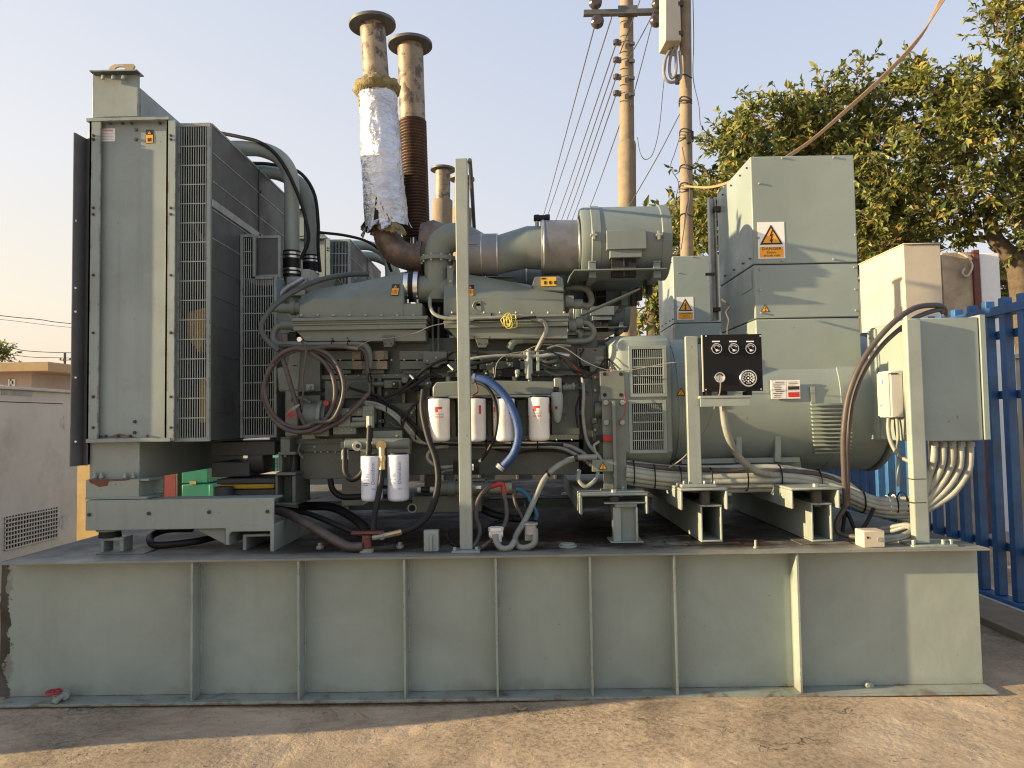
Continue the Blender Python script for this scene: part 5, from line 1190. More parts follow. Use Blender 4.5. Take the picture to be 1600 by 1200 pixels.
# ------------------------------------------------------------------ loose cables and hoses round the engine
def loop(cx, cy, rx, ry, a0, a1, Y0, n=18, ph=0):
    return [(cx + rx * math.cos(rad(a0 + (a1 - a0) * k / n)), cy + ry * math.sin(rad(a0 + (a1 - a0) * k / n)), Y0 + .012 * math.sin(k * 1.1 + ph)) for k in range(n + 1)]
pts = [(478, 545, .43)] + loop(475, 611, 61, 65, -80, 275, .42) + loop(468, 612, 56, 63, 275, 600, .40)[1:] + [(478, 668, .42), (520, 664, .42), (548, 644, .42), (575, 616, .44)]
loose('coiled_cable', 'coil of brown cable hanging at the front end of the engine', 'cable coil', 'brown_cable', pts, .0135, sub=4)
pts = [(560, 545, .41), (520, 541, .41)] + loop(466, 606, 52, 62, -75, -300, .395, 16, 1) + [(520, 655, .39), (536, 620, .39), (534, 585, .39), (516, 556, .40), (490, 545, .41), (462, 545, .41), (432, 560, .41), (416, 595, .41), (418, 635, .41), (440, 668, .41)]
loose('coiled_cable', 'second turn of brown cable looped over the hanging coil', 'cable coil', 'brown_cable', pts, .0125, sub=5)
def frayed(b):
    b.m('bare_wire'); random.seed(8)
    b.m('chrome').cyY(470, 531, .39, -.03, .014); b.m('bare_wire')
    for k in range(4): b.pt([(469 - k, 632, .38), (462 - k * 2, 638, .37), (455 - k * 2, 643 + k, .37)], .0022, n=4)
    b.m('red_paint')
    for k in range(6): b.pt([(456, 642, .37), (454 + random.uniform(-6, 7), 647, .36), (454 + random.uniform(-8, 9), 652 + random.uniform(-2, 4), .35)], .003, n=4)
loose('sensor_cable', 'thin frayed cable with red ends hanging inside the cable coil', 'cable', 'brown_cable', [(470, 532, .38), (478, 545, .37), (477, 565, .37), (473, 590, .37), (474, 612, .37), (470, 630, .38)], .006, extra=frayed)
def clamp_ends(b): b.m('steel'); [b.cyl(V(*p, Y0), V(*q, Y0), .031, n=14) for p, q, Y0 in (((738, 591), (742, 591.5), .36), ((780, 733), (784, 728), .34))]
loose('coolant_hose', 'thick blue hose curving down in front of the oil filters', 'hose', 'blue_hose', [(738, 591, .36), (758, 594, .34), (778, 607, .33), (796, 630, .32), (808, 660, .31), (810, 685, .31), (802, 710, .32), (783, 732, .34)], .0235, n=16, extra=clamp_ends)
loose('rubber_hose', 'thin black hose from the filter head down to the small black box', 'hose', 'black_rubber', [(745, 597, .35), (758, 603, .33), (770, 618, .32), (777, 645, .32), (775, 675, .33), (766, 698, .35), (752, 719, .37)], .010)
loose('rubber_hose', 'black fuel hose hanging in a loop beside the fuel filters', 'hose', 'black_rubber', [(578, 660, .37), (577, 685, .35), (575, 715, .34), (565, 740, .34), (550, 749, .35), (540, 738, .36), (539, 715, .38), (539, 702, .40)], .017, n=12, extra=lambda b: (b.m('bolt').cyl(V(578, 650, .37), V(578, 668, .37), .022, n=8), b.cyl(V(539, 704, .40), V(539, 718, .38), .02, n=8), b.m('white_label').cyl(V(577, 690, .35), V(577, 694, .35), .0185, n=12)))
loose('rubber_hose', 'black hose with brass end standing between the two fuel filters', 'hose', 'black_rubber', [(597, 733, .32), (595, 755, .31), (588, 790, .27), (584, 815, .22), (583, 838, .18)], .016, n=12, extra=lambda b: (b.m('brass').cyl(V(597, 700, .34), V(597, 734, .32), .019, n=10), b.cyl(V(597, 712, .33), V(597, 720, .33), .024, n=6)))
loose('rubber_hose', 'long black hose sweeping down to the brass fitting on the deck', 'hose', 'black_rubber', [(662, 610, .40), (660, 640, .36), (668, 680, .32), (682, 722, .28), (684, 760, .24), (672, 800, .20), (650, 822, .17), (628, 831, .16)], .018, n=12, extra=lambda b: (b.m('brass').cyl(V(628, 831, .16), V(606, 836, .16), .016, n=8), b.m('bolt').cyl(V(606, 836, .16), V(582, 840, .16), .015, n=8), b.cyl(V(600, 837, .16), V(594, 838, .16), .021, n=6)))
b = MB('rust_red'); p = V(573, 858, .16); b.cyl(V(573, 836, .16), p, .026, n=14); b.box(p.x - .08, p.x + .09, .14, .20, V(573, 834, .16).z, V(573, 832, .16).z + .004); b.m('bolt').cyl(Vector((p.x, .16, ZD)), Vector((p.x, .16, ZD + .02)), .04, n=14)
tag(b.build('pipe_fitting', None, .001), 'rust red pipe fitting standing on the deck below the fuel filters', 'pipe fitting')
for lab, pts, r, mt in (
    ('black hose lying under the radiator from beam to deck', [(300, 826, .5), (260, 828, .55), (236, 838, .45), (240, 851, .3), (275, 850, .3), (310, 845, .35), (340, 838, .5)], .020, 'black_rubber'),
    ('thick dark hose running from the radiator foot along the deck front', [(425, 795, .5), (450, 803, .42), (480, 818, .32), (520, 842, .2), (545, 854, .16), (568, 854, .14)], .026, 'brown_cable'),
    ('black hose crossing the deck behind the thick dark one', [(428, 793, .7), (480, 802, .5), (530, 822, .3), (568, 838, .2)], .016, 'black_rubber'),
    ('black hose bending down behind the fuel filters under the oil pan', [(516, 748, .6), (520, 765, .6), (535, 776, .6), (565, 776, .6)], .018, 'black_rubber'),
    ('wide black hose on the deck below the oil pan', [(470, 790, .8), (520, 793, .7), (560, 815, .5), (576, 832, .3)], .026, 'black_rubber'),
    ('black cable looping at the foot of the upright post', [(700, 832, .3), (703, 846, .22), (712, 852, .2), (735, 850, .25), (770, 820, .4), (800, 810, .5)], .011, 'black_rubber'),
    ('dark cable with a red sleeve hanging beside the upright post', [(782, 756, .34), (764, 762, .32), (748, 780, .3), (744, 805, .27), (750, 830, .22), (742, 850, .16), (733, 854, .15)], .012, 'brown_cable'),
    ('brown cable lying on the deck towards the white connector', [(786, 770, .33), (791, 790, .3), (790, 815, .26), (775, 838, .2), (752, 856, .14)], .012, 'brown_cable'),
    ('black battery hose curving behind the grey conduit', [(752, 795, .6), (780, 806, .55), (830, 812, .5), (835, 800, .6)], .022, 'black_rubber'),
    ('dark cable with a teal sleeve below the engine', [(806, 762, .36), (804, 780, .36), (812, 800, .34), (822, 818, .3), (832, 826, .28)], .010, 'brown_cable')):
    ex = None
    if 'red sleeve' in lab: ex = lambda b: b.m('red_paint').pt([(768, 760, .325), (782, 756, .335), (786, 760, .34), (788, 775, .33)], .0145, n=10)
    if 'teal sleeve' in lab: ex = lambda b: b.m('teal_wire').pt([(806, 764, .352), (818, 768, .35), (828, 780, .34), (838, 802, .33), (837, 812, .33)], .012, n=8)
    loose('rubber_hose' if mt == 'black_rubber' else 'cable', lab, 'hose' if mt == 'black_rubber' else 'cable', mt, pts, r, extra=ex)
def ties(b):
    b.m('black_rubber')
    for p, q in (((903, 716), (898, 717)), ((858, 739), (855, 741)), ((836, 782), (834, 786)), ((817, 822), (816, 826))): b.cyl(V(*p, .36), V(*q, .36), .020, n=10)
loose('conduit', 'pale conduit sweeping from the engine mount down to the deck connector', 'conduit', 'conduit', [(932, 714, .44), (905, 715, .42), (880, 723, .38), (856, 741, .36), (840, 770, .34), (822, 810, .30), (806, 838, .24), (808, 852, .18), (820, 856, .14), (835, 848, .14), (836, 826, .16)], .0165, n=12, extra=ties)
loose('conduit', 'short pale conduit curling round the white connector on the deck', 'conduit', 'conduit', [(804, 846, .16), (796, 856, .13), (783, 856, .13), (775, 845, .14), (774, 835, .15)], .0165, n=12)
b = MB('galv'); p = V(829, 820, .17); b.cyl(p - Vector((0, 0, .05)), p, .032); b.cyl(p, p + Vector((0, 0, .012)), .04); b.pb(820, 838, 826, 845, .19, .03); tag(b.build('cable_connector', None, .002), 'grey metal connector at the end of the long pale conduit', 'connector')
b = MB('white_enamel'); p = V(775, 838, .2); b.cyl(p - Vector((0, 0, .03)), p + Vector((0, 0, .03)), .032); b.cyl(p + Vector((0, 0, .03)), p + Vector((0, 0, .05)), .042, n=8); b.cyl(V(764, 834, .2), V(786, 834, .2), .02); tag(b.build('plastic_connector', None, .002), 'white plastic connector lying on the deck near the post', 'connector')
# solenoid block and low pressure pipe below the oil pan
lp = thing('heater_unit', V(750, 765, .42), 'grey cylindrical heater with black box hanging below the oil pan', 'heater')
b = MB('paint_engine'); b.cyl(V(688, 763, .42), V(800, 763, .42), .040, n=22); b.cyl(V(700, 763, .42), V(712, 763, .42), .046, n=22); b.m('chrome').pb(737, 752, 759, 764, .376, .01); b.m('paint_engine').pb(644, 752, 775, 800, .5, .3); b.m('dark_void').cyY(644, 794, .5, -.003, .02); b.m('paint_rail').cyY(644, 794, .5, -.002, .028)
b.build('body', lp, .003)
b = MB('black_gloss'); b.pb(708, 748, 719, 741, .38, .06); b.m('white_label').pb(733, 740, 725, 735, .379, .001); b.m('bolt').cyY(750, 720, .38, -.01, .008); b.build('relay_box', lp, .003)
b = MB('paint_engine'); b.pb(709, 762, 748, 752, .40, .06); b.pb(711, 716, 740, 775, .40, .03); b.pb(758, 763, 748, 775, .40, .03); b.m('black_rubber').pb(663, 684, 743, 762, .40, .06); b.cyl(V(652, 765, .42), V(690, 765, .42), .018); b.m('bolt').cyl(V(652, 765, .41), V(658, 765, .41), .02); b.cyl(V(672, 765, .41), V(682, 765, .41), .02); b.build('bracket', lp, .002)
b = MB('conduit'); b.pt([(720, 727, .42), (690, 730, .42), (672, 722, .43), (668, 710, .44), (680, 700, .46), (700, 698, .5)], .010); b.pt([(735, 735, .45), (700, 735, .5), (680, 745, .5)], .008); b.build('wiring_conduit', lp, 0)
loose('air_line', 'thick grey hose looping over from the radiator guard to the engine top', 'hose', 'paint_guard', [(576, 428, .8), (545, 429, .75), (505, 436, .62), (470, 450, .52), (440, 468, .46), (418, 490, .42), (408, 512, .41), (416, 530, .41), (435, 548, .42)], .0165, n=12)
for lab, pts, r in (('black cable draped along the pipe nearest the radiator', [(345, 208, .95), (375, 214, .93), (405, 222, .92), (430, 240, .91), (450, 270, .91), (468, 310, .91), (478, 345, .92), (482, 375, .93), (470, 405, .95)], .012),
    ('black cable draped along the farther radiator pipe', [(395, 255, 1.25), (425, 257, 1.24), (466, 268, 1.23), (490, 300, 1.23), (497, 345, 1.23), (497, 385, 1.24), (500, 425, 1.25)], .012),
    ('thin black cable spanning from the pipes to the exhaust elbow', [(498, 363, 1.2), (540, 368, 1.2), (575, 378, 1.2), (600, 398, 1.22), (612, 425, 1.25)], .010)):
    loose('cable', lab, 'cable', 'black_rubber', pts, r)
b = MB('paint_rail'); b.pb(447, 478, 432, 462, .9, .12); b.cyl(V(456, 440, .98), V(456, 480, .98), .05); b.cyl(V(486, 430, 1.3), V(486, 470, 1.3), .05); b.pb(470, 485, 420, 440, .95, .4); b.m('galv').pt([(430, 470, .8), (445, 452, .85), (475, 434, .9)], .018); b.build('thermostat_housing', eng, .008)

# ------------------------------------------------------------------ the second generator standing behind
OFF = (.17, 2.75, 0)
dup(tank, OFF, 'second ribbed grey tank base standing behind the front one')
dup(radiator, OFF, 'second grey radiator of the rear machine, seen past the front coolant pipes', skip=('warning_label', 'lifting_eye'))
dup(eng, OFF, 'second grey diesel engine mostly hidden behind the front engine', skip=('wiring_conduit', 'rubber_hose', 'sensor_wire', 'red_wire', 'yellow_wire', 'cable_tie', 'cable', 'oil_filter', 'fuel_filter'))
dup(al, (.10, 2.75, 0), 'second alternator behind the front one, its terminal box with a smaller looking danger sign', skip=('vent_louvre',))
dup(skid, OFF, 'steel beam under the rear radiator')

b = MB('dark_flange'); b.box(-2.6, 3.1, 6.0, 7.6, .1, 1.40)  # dark block added to darken the bright gap under the engine
for k in range(12): b.box(-2.55 + k * .50, -2.51 + k * .50, 5.97, 5.999, .15, 1.39)
tag(b.build('dark_filler', None, .006), 'added low dark container behind both machines, glimpsed under the engine', 'filler')
# ------------------------------------------------------------------ blue palisade fence on the right
FX = 3.60
fen = thing('steel_fence', (FX, 2.0, 0), 'tall blue steel fence of upright square bars', 'fence')
zt = VX(1545, 480, FX).z; zr = VX(1545, 490, FX).z; zlow = VX(1560, 938, FX).z
k = 0; yy = -.6
while yy < 6.2:
    b = MB('fence_blue'); b.box(FX - .035, FX + .035, yy - .03, yy + .03, .06, zr + .09); b.build('bar', fen, .006); yy += .20
b = MB('fence_blue')
for z in (zr, VX(1500, 533, FX).z, VX(1500, 614, FX).z * .98, .42): b.box(FX + .037, FX + .08, -.75, 6.3, z - .03, z + .03)
b.box(FX - .06, FX + .06, -.75, 6.3, .03, .058); b.box(FX - .04, FX + .085, -.75, 6.3, zr - .034, zr + .034)
b.build('rail', fen, .004)
b = MB('beige_cabinet'); b.box(FX - .12, FX + .16, -1.2, 6.6, 0, .028); b.m('pole_concrete').box(FX - .5, FX - .14, -1.2, 6.6, 0, .05); tag(b.build('kerb_strip', None, .004), 'low concrete kerb strip under the blue fence', kind='structure')

b = MB('cream_paint'); b.box(5.4, 5.55, -1.5, 4.2, 0, 2.0); b.box(5.36, 5.59, -1.5, 4.2, 2.0, 2.05); tag(b.build('plastered_wall', None, .005), 'pale plastered wall seen through the bars of the blue fence', 'wall')
# cabinets and boards beyond the fence
Y = 5.0
def cab(name, px0, px1, ptop, Y, dy, mat, lab, cat, z0=0, extra=None):
    x0, x1, _, z1 = RC(px0, px1, ptop, ptop + 40, Y); b = MB(mat); b.box(x0, x1, Y, Y + dy, z0, z1)
    if extra: extra(b, x0, x1, z1)
    return tag(b.build(name, None, .01), lab, cat)
cab('transformer_cabinet', 1412, 1470, 382, 4.6, 1.1, 'cream_paint', 'tall cream cabinet behind the fence beside the stained board', 'cabinet', extra=lambda b, x0, x1, z: b.box(x0 - .01, x1 + .01, 4.58, 5.72, z, z + .015))
cab('site_hut', 1332, 1415, 437, 6.0, 2.2, 'cream_paint', 'lower cream hut between the terminal box and the tall cabinet', 'hut', extra=lambda b, x0, x1, z: b.box(x0 - .03, x1 + .03, 5.95, 8.2, z, z + .03))
def brd(b, x0, x1, z):
    b.m('rust_red').box(x1 - .10, x1 - .02, 4.96, 5.0, 0, z + .02); b.m('cream_paint').tube([(x0 + .18, 4.97, z - .01), (x0 + .27, 4.95, z - .07), (x0 + .33, 4.95, z - .18), (x0 + .27, 4.95, z - .30), (x0 + .21, 4.95, z - .27), (x0 + .24, 4.95, z - .20)], .013)
cab('weathered_board', 1472, 1531, 394, 5.0, .05, 'stained_panel', 'stained wooden board with a hanging rope beside the cream cabinet', 'board', extra=brd)
cab('panel_sheet', 1532, 1562, 395, 5.05, .05, 'white_label', 'pale upright sheet leaning next to the stained board', 'sheet')
b = MB('tan_plaster'); b.box(4.9, 16, 8.6, 8.8, 0, 1.4); tag(b.build('boundary_wall', None, 0), 'low tan wall far behind the fence under the trees', 'wall')

# ------------------------------------------------------------------ left: beige machine housing, wall, far machines
CXF = -4.12
hs = thing('machine_housing', (CXF - 1, 1.2, 0), 'long beige steel housing with a door and mesh louvre beside the yellow wall', 'housing')
y1 = (CXF - CAM.x) / (VX(122, 720, CXF).x - CAM.x) * 0 + VX(122, 720, CXF).y; zt = VX(30, 609, CXF).z
b = MB('beige_cabinet'); b.box(CXF - 2.2, CXF, -.80, y1, .05, zt); b.m('galv').box(CXF - 2.15, CXF - .05, -.75, y1 - .05, 0, .05); b.build('shell', hs, .012)
ya, yb = VX(-150, 700, CXF).y, VX(97, 700, CXF).y; zd = VX(30, 628, CXF).z
b = MB('dark_void'); b.box(CXF, CXF + .003, ya, yb, .12, zd); b.m('beige_cabinet').box(CXF + .003, CXF + .014, ya + .008, yb - .008, .13, zd - .008)
d_ = b.build('door', hs, .003)
b = MB('beige_cabinet')
for pyy in (660, 815): q = VX(98, pyy, CXF); b.cyl((CXF + .02, yb, q.z - .06), (CXF + .02, yb, q.z + .06), .014); b.box(CXF + .014, CXF + .02, yb - .05, yb + .05, q.z - .03, q.z + .03)
b.build('hinge', d_, 0)
b = MB('beige_cabinet'); b.box(CXF - 2.23, CXF + .03, -.83, y1 + .03, zt - .002, zt + .022); b.build('roof_edge', hs, .004)
b = MB('galv'); b.box(CXF + .0005, CXF + .004, VX(2, 615, CXF).y, VX(50, 615, CXF).y, zt - .05, zt - .012); b.build('scuff_plate', hs, 0)
la, lb = VX(4, 825, CXF).y, VX(88, 825, CXF).y; z0, z1 = VX(46, 850, CXF).z, VX(46, 800, CXF).z
b = MB('dark_void'); b.box(CXF + .0145, CXF + .016, la, lb, z0, z1); b.m('beige_cabinet')
k = 0
while z0 + k * .035 < z1: b.box(CXF + .016, CXF + .026, la, lb, z0 + k * .035, z0 + k * .035 + .009); k += 1
k = 0
while la + k * .035 < lb: b.box(CXF + .016, CXF + .024, la + k * .035, la + k * .035 + .006, z0, z1); k += 1
b.build('louvre', d_, 0)
b = MB('dark_flange'); random.seed(9)
b.build('scuffed_paint', hs, 0) if False else b.bm.free()
x0, x1, _, _ = RC(119, 150, 730, 840, 4.2); b = MB('yellow_plaster'); b.box(x0 - .6, x1 + .15, 4.2, 4.6, 0, V(130, 690, 4.2).z); tag(b.build('yellow_wall', None, .01), 'short yellow wall end next to the beige housing', 'wall')
gm = thing('green_machine', V(320, 780, 7.2), 'bright green machine seen through the gap under the front radiator', 'machine')
b = MB('green_machine'); b.pb(284, 325, 715, 755, 7.2, .9); b.pb(284, 331, 757, 778, 7.1, 1.0); b.pb(326, 334, 757, 790, 7.08, .2); b.pb(398, 434, 715, 737, 7.2, .9); b.pb(284, 440, 790, 990, 7.2, 1.2); b.m('white_label').pb(284, 326, 777, 780, 7.09, .02); b.build('body', gm, .01)
b = MB('dark_bolt'); [b.pb(410, 432, y, y + 1.5, 7.19, .02) for y in (718, 723, 728)]; b.m('brass').pb(296, 306, 752, 757, 7.09, .05); b.build('grille', gm, 0)
b = MB('red_machine'); x0, x1, z0, z1 = RC(252, 275, 715, 800, 7.5); b.box(x0, x1, 7.5, 8.0, 0, z1 + .5); b.m('dark_bolt').box(x1, x1 + .04, 7.49, 8, 0, z1 + .5); b.box(x0 - .06, x0, 7.49, 8, 0, z1 + .5); tag(b.build('red_locker', None, .01), 'dark red steel locker beside the green machine, seen under the radiator', 'locker')
b = MB('pinkish_board'); x0, x1, z0, z1 = RC(363, 432, 770, 777, 2.45); b.box(x0, x1, 2.45, 2.9, z0, z1); tag(b.build('wooden_plank', None, .004), 'pinkish plank lying behind the radiator beam', 'plank')
b = MB('cream_paint'); x0, x1, z0, z1 = RC(534, 566, 748, 774, 2.35); b.box(x0, x1, 2.35, 2.6, ZD, z1); tag(b.build('cardboard_box', None, .004), 'small tan box standing behind the fuel filters', 'box')

# far houses on the left skyline
def far_house(name, px0, px1, py_eave, py_top, D, lab, win, wallm, roofm, over):
    Y = D - 3.83; o = thing(name, V((px0 + px1) / 2, 640, Y), lab, 'house', None); o.location.z = 0; o['_org'] = (o.location.x, o.location.y, 0)
    x0, x1, z0, z1 = RC(px0, px1, py_eave, 640, Y); zt = V((px0 + px1) / 2, py_top, Y).z
    b = MB(wallm); b.box(x0, x1, Y, Y + 8, 0, z1); b.build('wall', o, 0)
    b = MB(roofm); b.box(x0 - 1, x1 + over, Y - 1.0, Y + 8.5, z1, zt); b.build('roof', o, .02)
    for a, c, y0, y1 in win:
        q = RC(a, c, y0, y1, Y); b = MB('window_glass'); b.box(q[0], q[1], Y - .03, Y + .05, q[2], q[3]); w = b.build('window', o, 0)
        b = MB('white_label'); b.frame(a, c, y0, y1, Y - .06, .09, .03); m_ = (q[0] + q[1]) / 2; b.box(m_ - .05, m_ + .05, Y - .06, Y - .03, q[2], q[3]); b.build('frame', w, 0)
    return o
far_house('flat_roofed_house', -60, 49, 583, 569, 42, 'far pink plastered house with a tan flat parapet', [(12, 23.5, 592.5, 603)], 'pink_plaster', 'tan_plaster', 1.6)
h2 = far_house('low_house', 52, 95, 600, 598, 60, 'low tan house with a dark window strip behind the beige housing', [(66, 74, 601, 608), (76, 84, 601, 608)], 'tan_plaster', 'rust_red', .8)
b = MB('roof_metal'); q0, q1 = V(46, 600, 58), V(112, 600, 58); zt = V(80, 585, 66).z
b.hexa([(q0.x, 58, q0.z), (q1.x, 58, q0.z), (q1.x, 66, zt), (q0.x, 66, zt), (q0.x, 58, q0.z + .15), (q1.x, 58, q0.z + .15), (q1.x, 66, zt + .15), (q0.x, 66, zt + .15)])
tag(b.build('sloping_shed', None, 0), 'wide pinkish metal roof rising behind the low tan house', 'shed')
def pole_far():
    Y = 66; o = thing('utility_pole', (V(101, 640, Y).x, Y, 0), 'thin distant utility pole with one crossarm behind the far houses', 'utility pole')
    b = MB('wire'); t = V(101, 551, Y); b.cyl((t.x, Y, 0), t, .14, n=8); b.build('mast', o, 0)
    b = MB('wire'); b.pb(93, 109, 562, 563, Y - .2, .2); b.pb(93, 94, 559.5, 562, Y - .2, .2); b.pb(108, 109, 559.5, 562, Y - .2, .2); b.build('crossarm', o, 0)
pole_far()
def wire(lab, pts, r, group, mat='wire', **k):
    b = MB(mat); b.pt(pts, r, n=5, **k); return tag(b.build('overhead_wire', None, 0), lab, 'wire', group)
for i, (p, r) in enumerate((([(-200, 468, 30), (0, 493, 34), (60, 499, 36), (116, 506, 38), (300, 520, 46)], .022), ([(-200, 480, 30), (0, 499, 34), (116, 512, 38), (300, 525, 46)], .012),
    ([(-160, 535, 45), (0, 541, 55), (40, 548, 60), (101, 551, 66), (200, 552, 80)], .035), ([(-160, 546, 45), (0, 553, 55), (50, 558, 62), (93, 559, 66), (200, 561, 80)], .03))):
    wire('thin wire crossing the pale sky beside the front radiator', p, r, 'wires over the far houses')

# ------------------------------------------------------------------ concrete poles and their wires
def util_pole(px_t, py_t, px_b, Y, r0, r1, lab, step=None):
    t = V(px_t, py_t, Y); base = V(px_b, 500, Y); o = thing('utility_pole', (base.x, Y, 0), lab, 'utility pole')
    b = MB('pole_concrete'); axis = (t - base).normalized(); g0 = base - axis * (base.z / axis.z)
    if step is None: b.cyl(g0, t, r0, r1, n=24)
    else:
        sz = V(px_t, step, Y).z; m_ = g0 + axis * ((sz - g0.z) / axis.z)
        b.loft([[p + Vector((r * math.cos(a), r * math.sin(a), 0)) for a in [2 * math.pi * k / 24 for k in range(24)]] for p, r in ((g0, r0), (m_, r0 * .92), (m_ + axis * .05, r0 * .84), (m_ + axis * .06, r0 * .76), (t, r1))])
    b.build('mast', o, 0, 40); return o
YP1 = 7.6
p1 = util_pole(979, -60, 980, YP1, S(15.5, YP1), S(10, YP1), 'thick concrete utility pole with four stacked insulators and a crossarm', 227)
b = MB('dark_flange'); b.pb(912, 1032, 13.5, 21, YP1 - .28, .09); b.pb(966, 996, 8, 26, YP1 - .2, .02); b.build('crossarm', p1, .004)
for px, py in ((930, 6), (933, 36), (1028, 8), (1025, 34)):
    b = MB('insulator'); p = V(px, py, YP1 - .25); b.lathe(p - Vector((0, .10, 0)), (0, 1, 0), [(0, .02), (.0, .07), (.03, .10), (.06, .05), (.09, .10), (.14, .08), (.16, .03)], n=22)
    b.m('dark_bolt').cyl(p, V(px, 17, YP1 - .25), .012); b.build('disc_insulator', p1, 0)
for py in (66, 93.5, 120, 145.5):
    b = MB('dark_flange'); b.pb(960, 971, py - 4, py + 4, YP1 - .16, .03); b.m('insulator').cyl(V(963, py - 3, YP1 - .2), V(963, py + 3, YP1 - .2), .05, n=12); b.m('dark_flange').pb(984, 992, py - 1, py + 3, YP1 - .16, .05)
    c = V(978, py + 3, YP1); b.tube([c + Vector((S(10.6, YP1) * math.cos(t), S(10.6, YP1) * math.sin(t), 0)) for t in [k * math.pi / 8 for k in range(17)]], .008, n=5)
    b.build('shackle_insulator', p1, 0)
YP2 = 6.3
p2 = util_pole(1070, -60, 1074, YP2, S(11, YP2), S(9, YP2), 'thinner concrete utility pole with a cream meter box near its top')
mb = thing('meter_box', V(1048, 60, YP2 - .3), 'cream metal box strapped high on the thinner concrete pole', 'meter box')
b = MB('cream_paint'); x0, x1, z0, z1 = RC(1037, 1064, -40, 61, YP2 - .25)
b.hexa([(x0 - .10, YP2 + .12, z0 - .13), (x1 - .02, YP2 - .25, z0), (x1 + .02, YP2 + .0, z0 + .02), (x0 - .05, YP2 + .32, z0 - .08), (x0 - .10, YP2 + .12, z1), (x1 - .02, YP2 - .25, z1), (x1 + .02, YP2 + .0, z1), (x0 - .05, YP2 + .32, z1)]) if False else b.hexa([(V(1029, 76, YP2).x, YP2 + .0, V(1029, 84, YP2).z), (V(1040, 60, YP2 - .35).x, YP2 - .35, V(1040, 64, YP2 - .35).z), (x1, YP2 - .22, V(1064, 64, YP2 - .2).z), (V(1056, 74, YP2 + .1).x, YP2 + .14, V(1056, 82, YP2).z),
   (V(1029, -60, YP2).x, YP2 + .0, z1), (V(1040, -60, YP2 - .35).x, YP2 - .35, z1), (x1, YP2 - .22, z1), (V(1056, -60, YP2).x, YP2 + .14, z1)])
b.build('case', mb, .012)
b = MB('dark_bolt'); [b.pb(1060, 1068, y, y + 6, YP2 - .24, .05) for y in (2, 48)]; b.cyl(V(1050, 70, YP2 - .1), V(1050, 78, YP2 - .1), .03); b.build('hinge', mb, 0)
b = MB('bare_wire'); b.pt([(1055, 70, YP2 - .1), (1048, 88, YP2 - .12), (1046, 110, YP2 - .13), (1050, 122, YP2 - .14), (1056, 112, YP2 - .15), (1056, 80, YP2 - .1)], .022, n=8); b.pt([(1051, 72, YP2 - .1), (1040, 92, YP2 - .15), (1037, 112, YP2 - .15), (1042, 126, YP2 - .15), (1054, 128, YP2 - .13), (1064, 118, YP2 - .12), (1062, 80, YP2 - .1)], .022, n=8); b.m('dark_bolt').pb(1056, 1062, 116, 130, YP2 - .16, .05); b.build('flexible_conduit', mb, 0)
for py, kk in ((122, 1), (156, 3), (162, 1), (206, 5), (262, 2), (290, 4), (338, 1)):
    b = MB('dark_bolt')
    for j in range(kk):
        c = V(1071 + (py > 180) * 1.5, py + j * 3.2, YP2); rr = S(9.8 + (py > 180) * .8, YP2); b.tube([c + Vector((rr * math.cos(t), rr * math.sin(t), .02 * math.sin(t * 2 + j))) for t in [k * math.pi / 8 for k in range(17)]], .009, n=5)
    b.build('wire_binding', p2, 0)
b = MB('dark_bolt'); b.pb(1074, 1080, 208, 222, YP2 - .16, .06); b.build('cable_clamp', p2, 0)
gw = 'power lines running down from the thick pole'
for k, (a, c) in enumerate((((930, 38), (848, 335)), ((958, 20), (855, 333)), ((962, 70), (868, 340)), ((962, 97), (876, 342)), ((962, 123), (884, 342)), ((962, 149), (892, 343)), ((985, 148), (920, 322)))):
    a3 = V(a[0], a[1], YP1 - .25); c3 = V(c[0], c[1], 18); ext = a3 + (c3 - a3) * 1.6
    b = MB('wire'); mid = (a3 + ext) / 2 - Vector((0, 0, .12)); b.tube([a3, mid, ext], .010, n=5); tag(b.build('overhead_wire', None, 0), 'dark power line slanting down from the thick concrete pole', 'wire', gw)
for k, (a, c, lab) in enumerate((((1024, 14), (980, 95), 'wire from the crossarm end crossing in front of the thick pole'), ((1018, 40), (985, 165), 'wire dropping from the lower crossarm insulator beside the meter box'), ((1000, 0), (968, 84), 'short wire passing the crossarm middle'))):
    wire(lab, [(a[0], a[1], YP1 - .3), ((a[0] + c[0]) / 2, (a[1] + c[1]) / 2 + 2, YP1 - .2), (c[0], c[1], YP1 - .13)], .008, None)
wire('thin slack wire hanging in a loop between the two concrete poles', [(1042, 88, YP2 + .4), (1036, 140, YP2 + .4), (1030, 200, YP2 + .4), (1020, 240, YP2 + .4), (1008, 249, YP2 + .4), (1000, 238, YP2 + .4), (996, 215, YP1)], .006, None)
wire('straight stay wire rising from behind the air cleaner to the thinner pole', [(1062, 178, YP2), (1030, 240, YP2 + .2), (990, 310, YP2 + .4), (975, 335, YP2 + .4)], .007, None)
wire('thin wire hanging straight down beside the thinner pole', [(1082, -30, YP2 - .1), (1084, 60, YP2 - .1), (1083, 120, YP2 - .1), (1092, 165, YP2 - .1), (1095, 195, YP2 - .1), (1108, 212, YP2)], .006, None)
wire('loose tangled wire dangling along the side of the thinner pole', [(1062, 215, YP2 - .1), (1054, 240, YP2 - .15), (1048, 262, YP2 - .15), (1060, 285, YP2 - .12), (1056, 310, YP2 - .12), (1048, 350, YP2 - .1)], .006, None)
wire('wire spiralling down the lower part of the thinner pole', [(1066, 230, YP2 - .16), (1078, 300, YP2 - .16), (1070, 350, YP2 - .17), (1064, 390, YP2 - .17)], .007, None)
b = MB('rope')
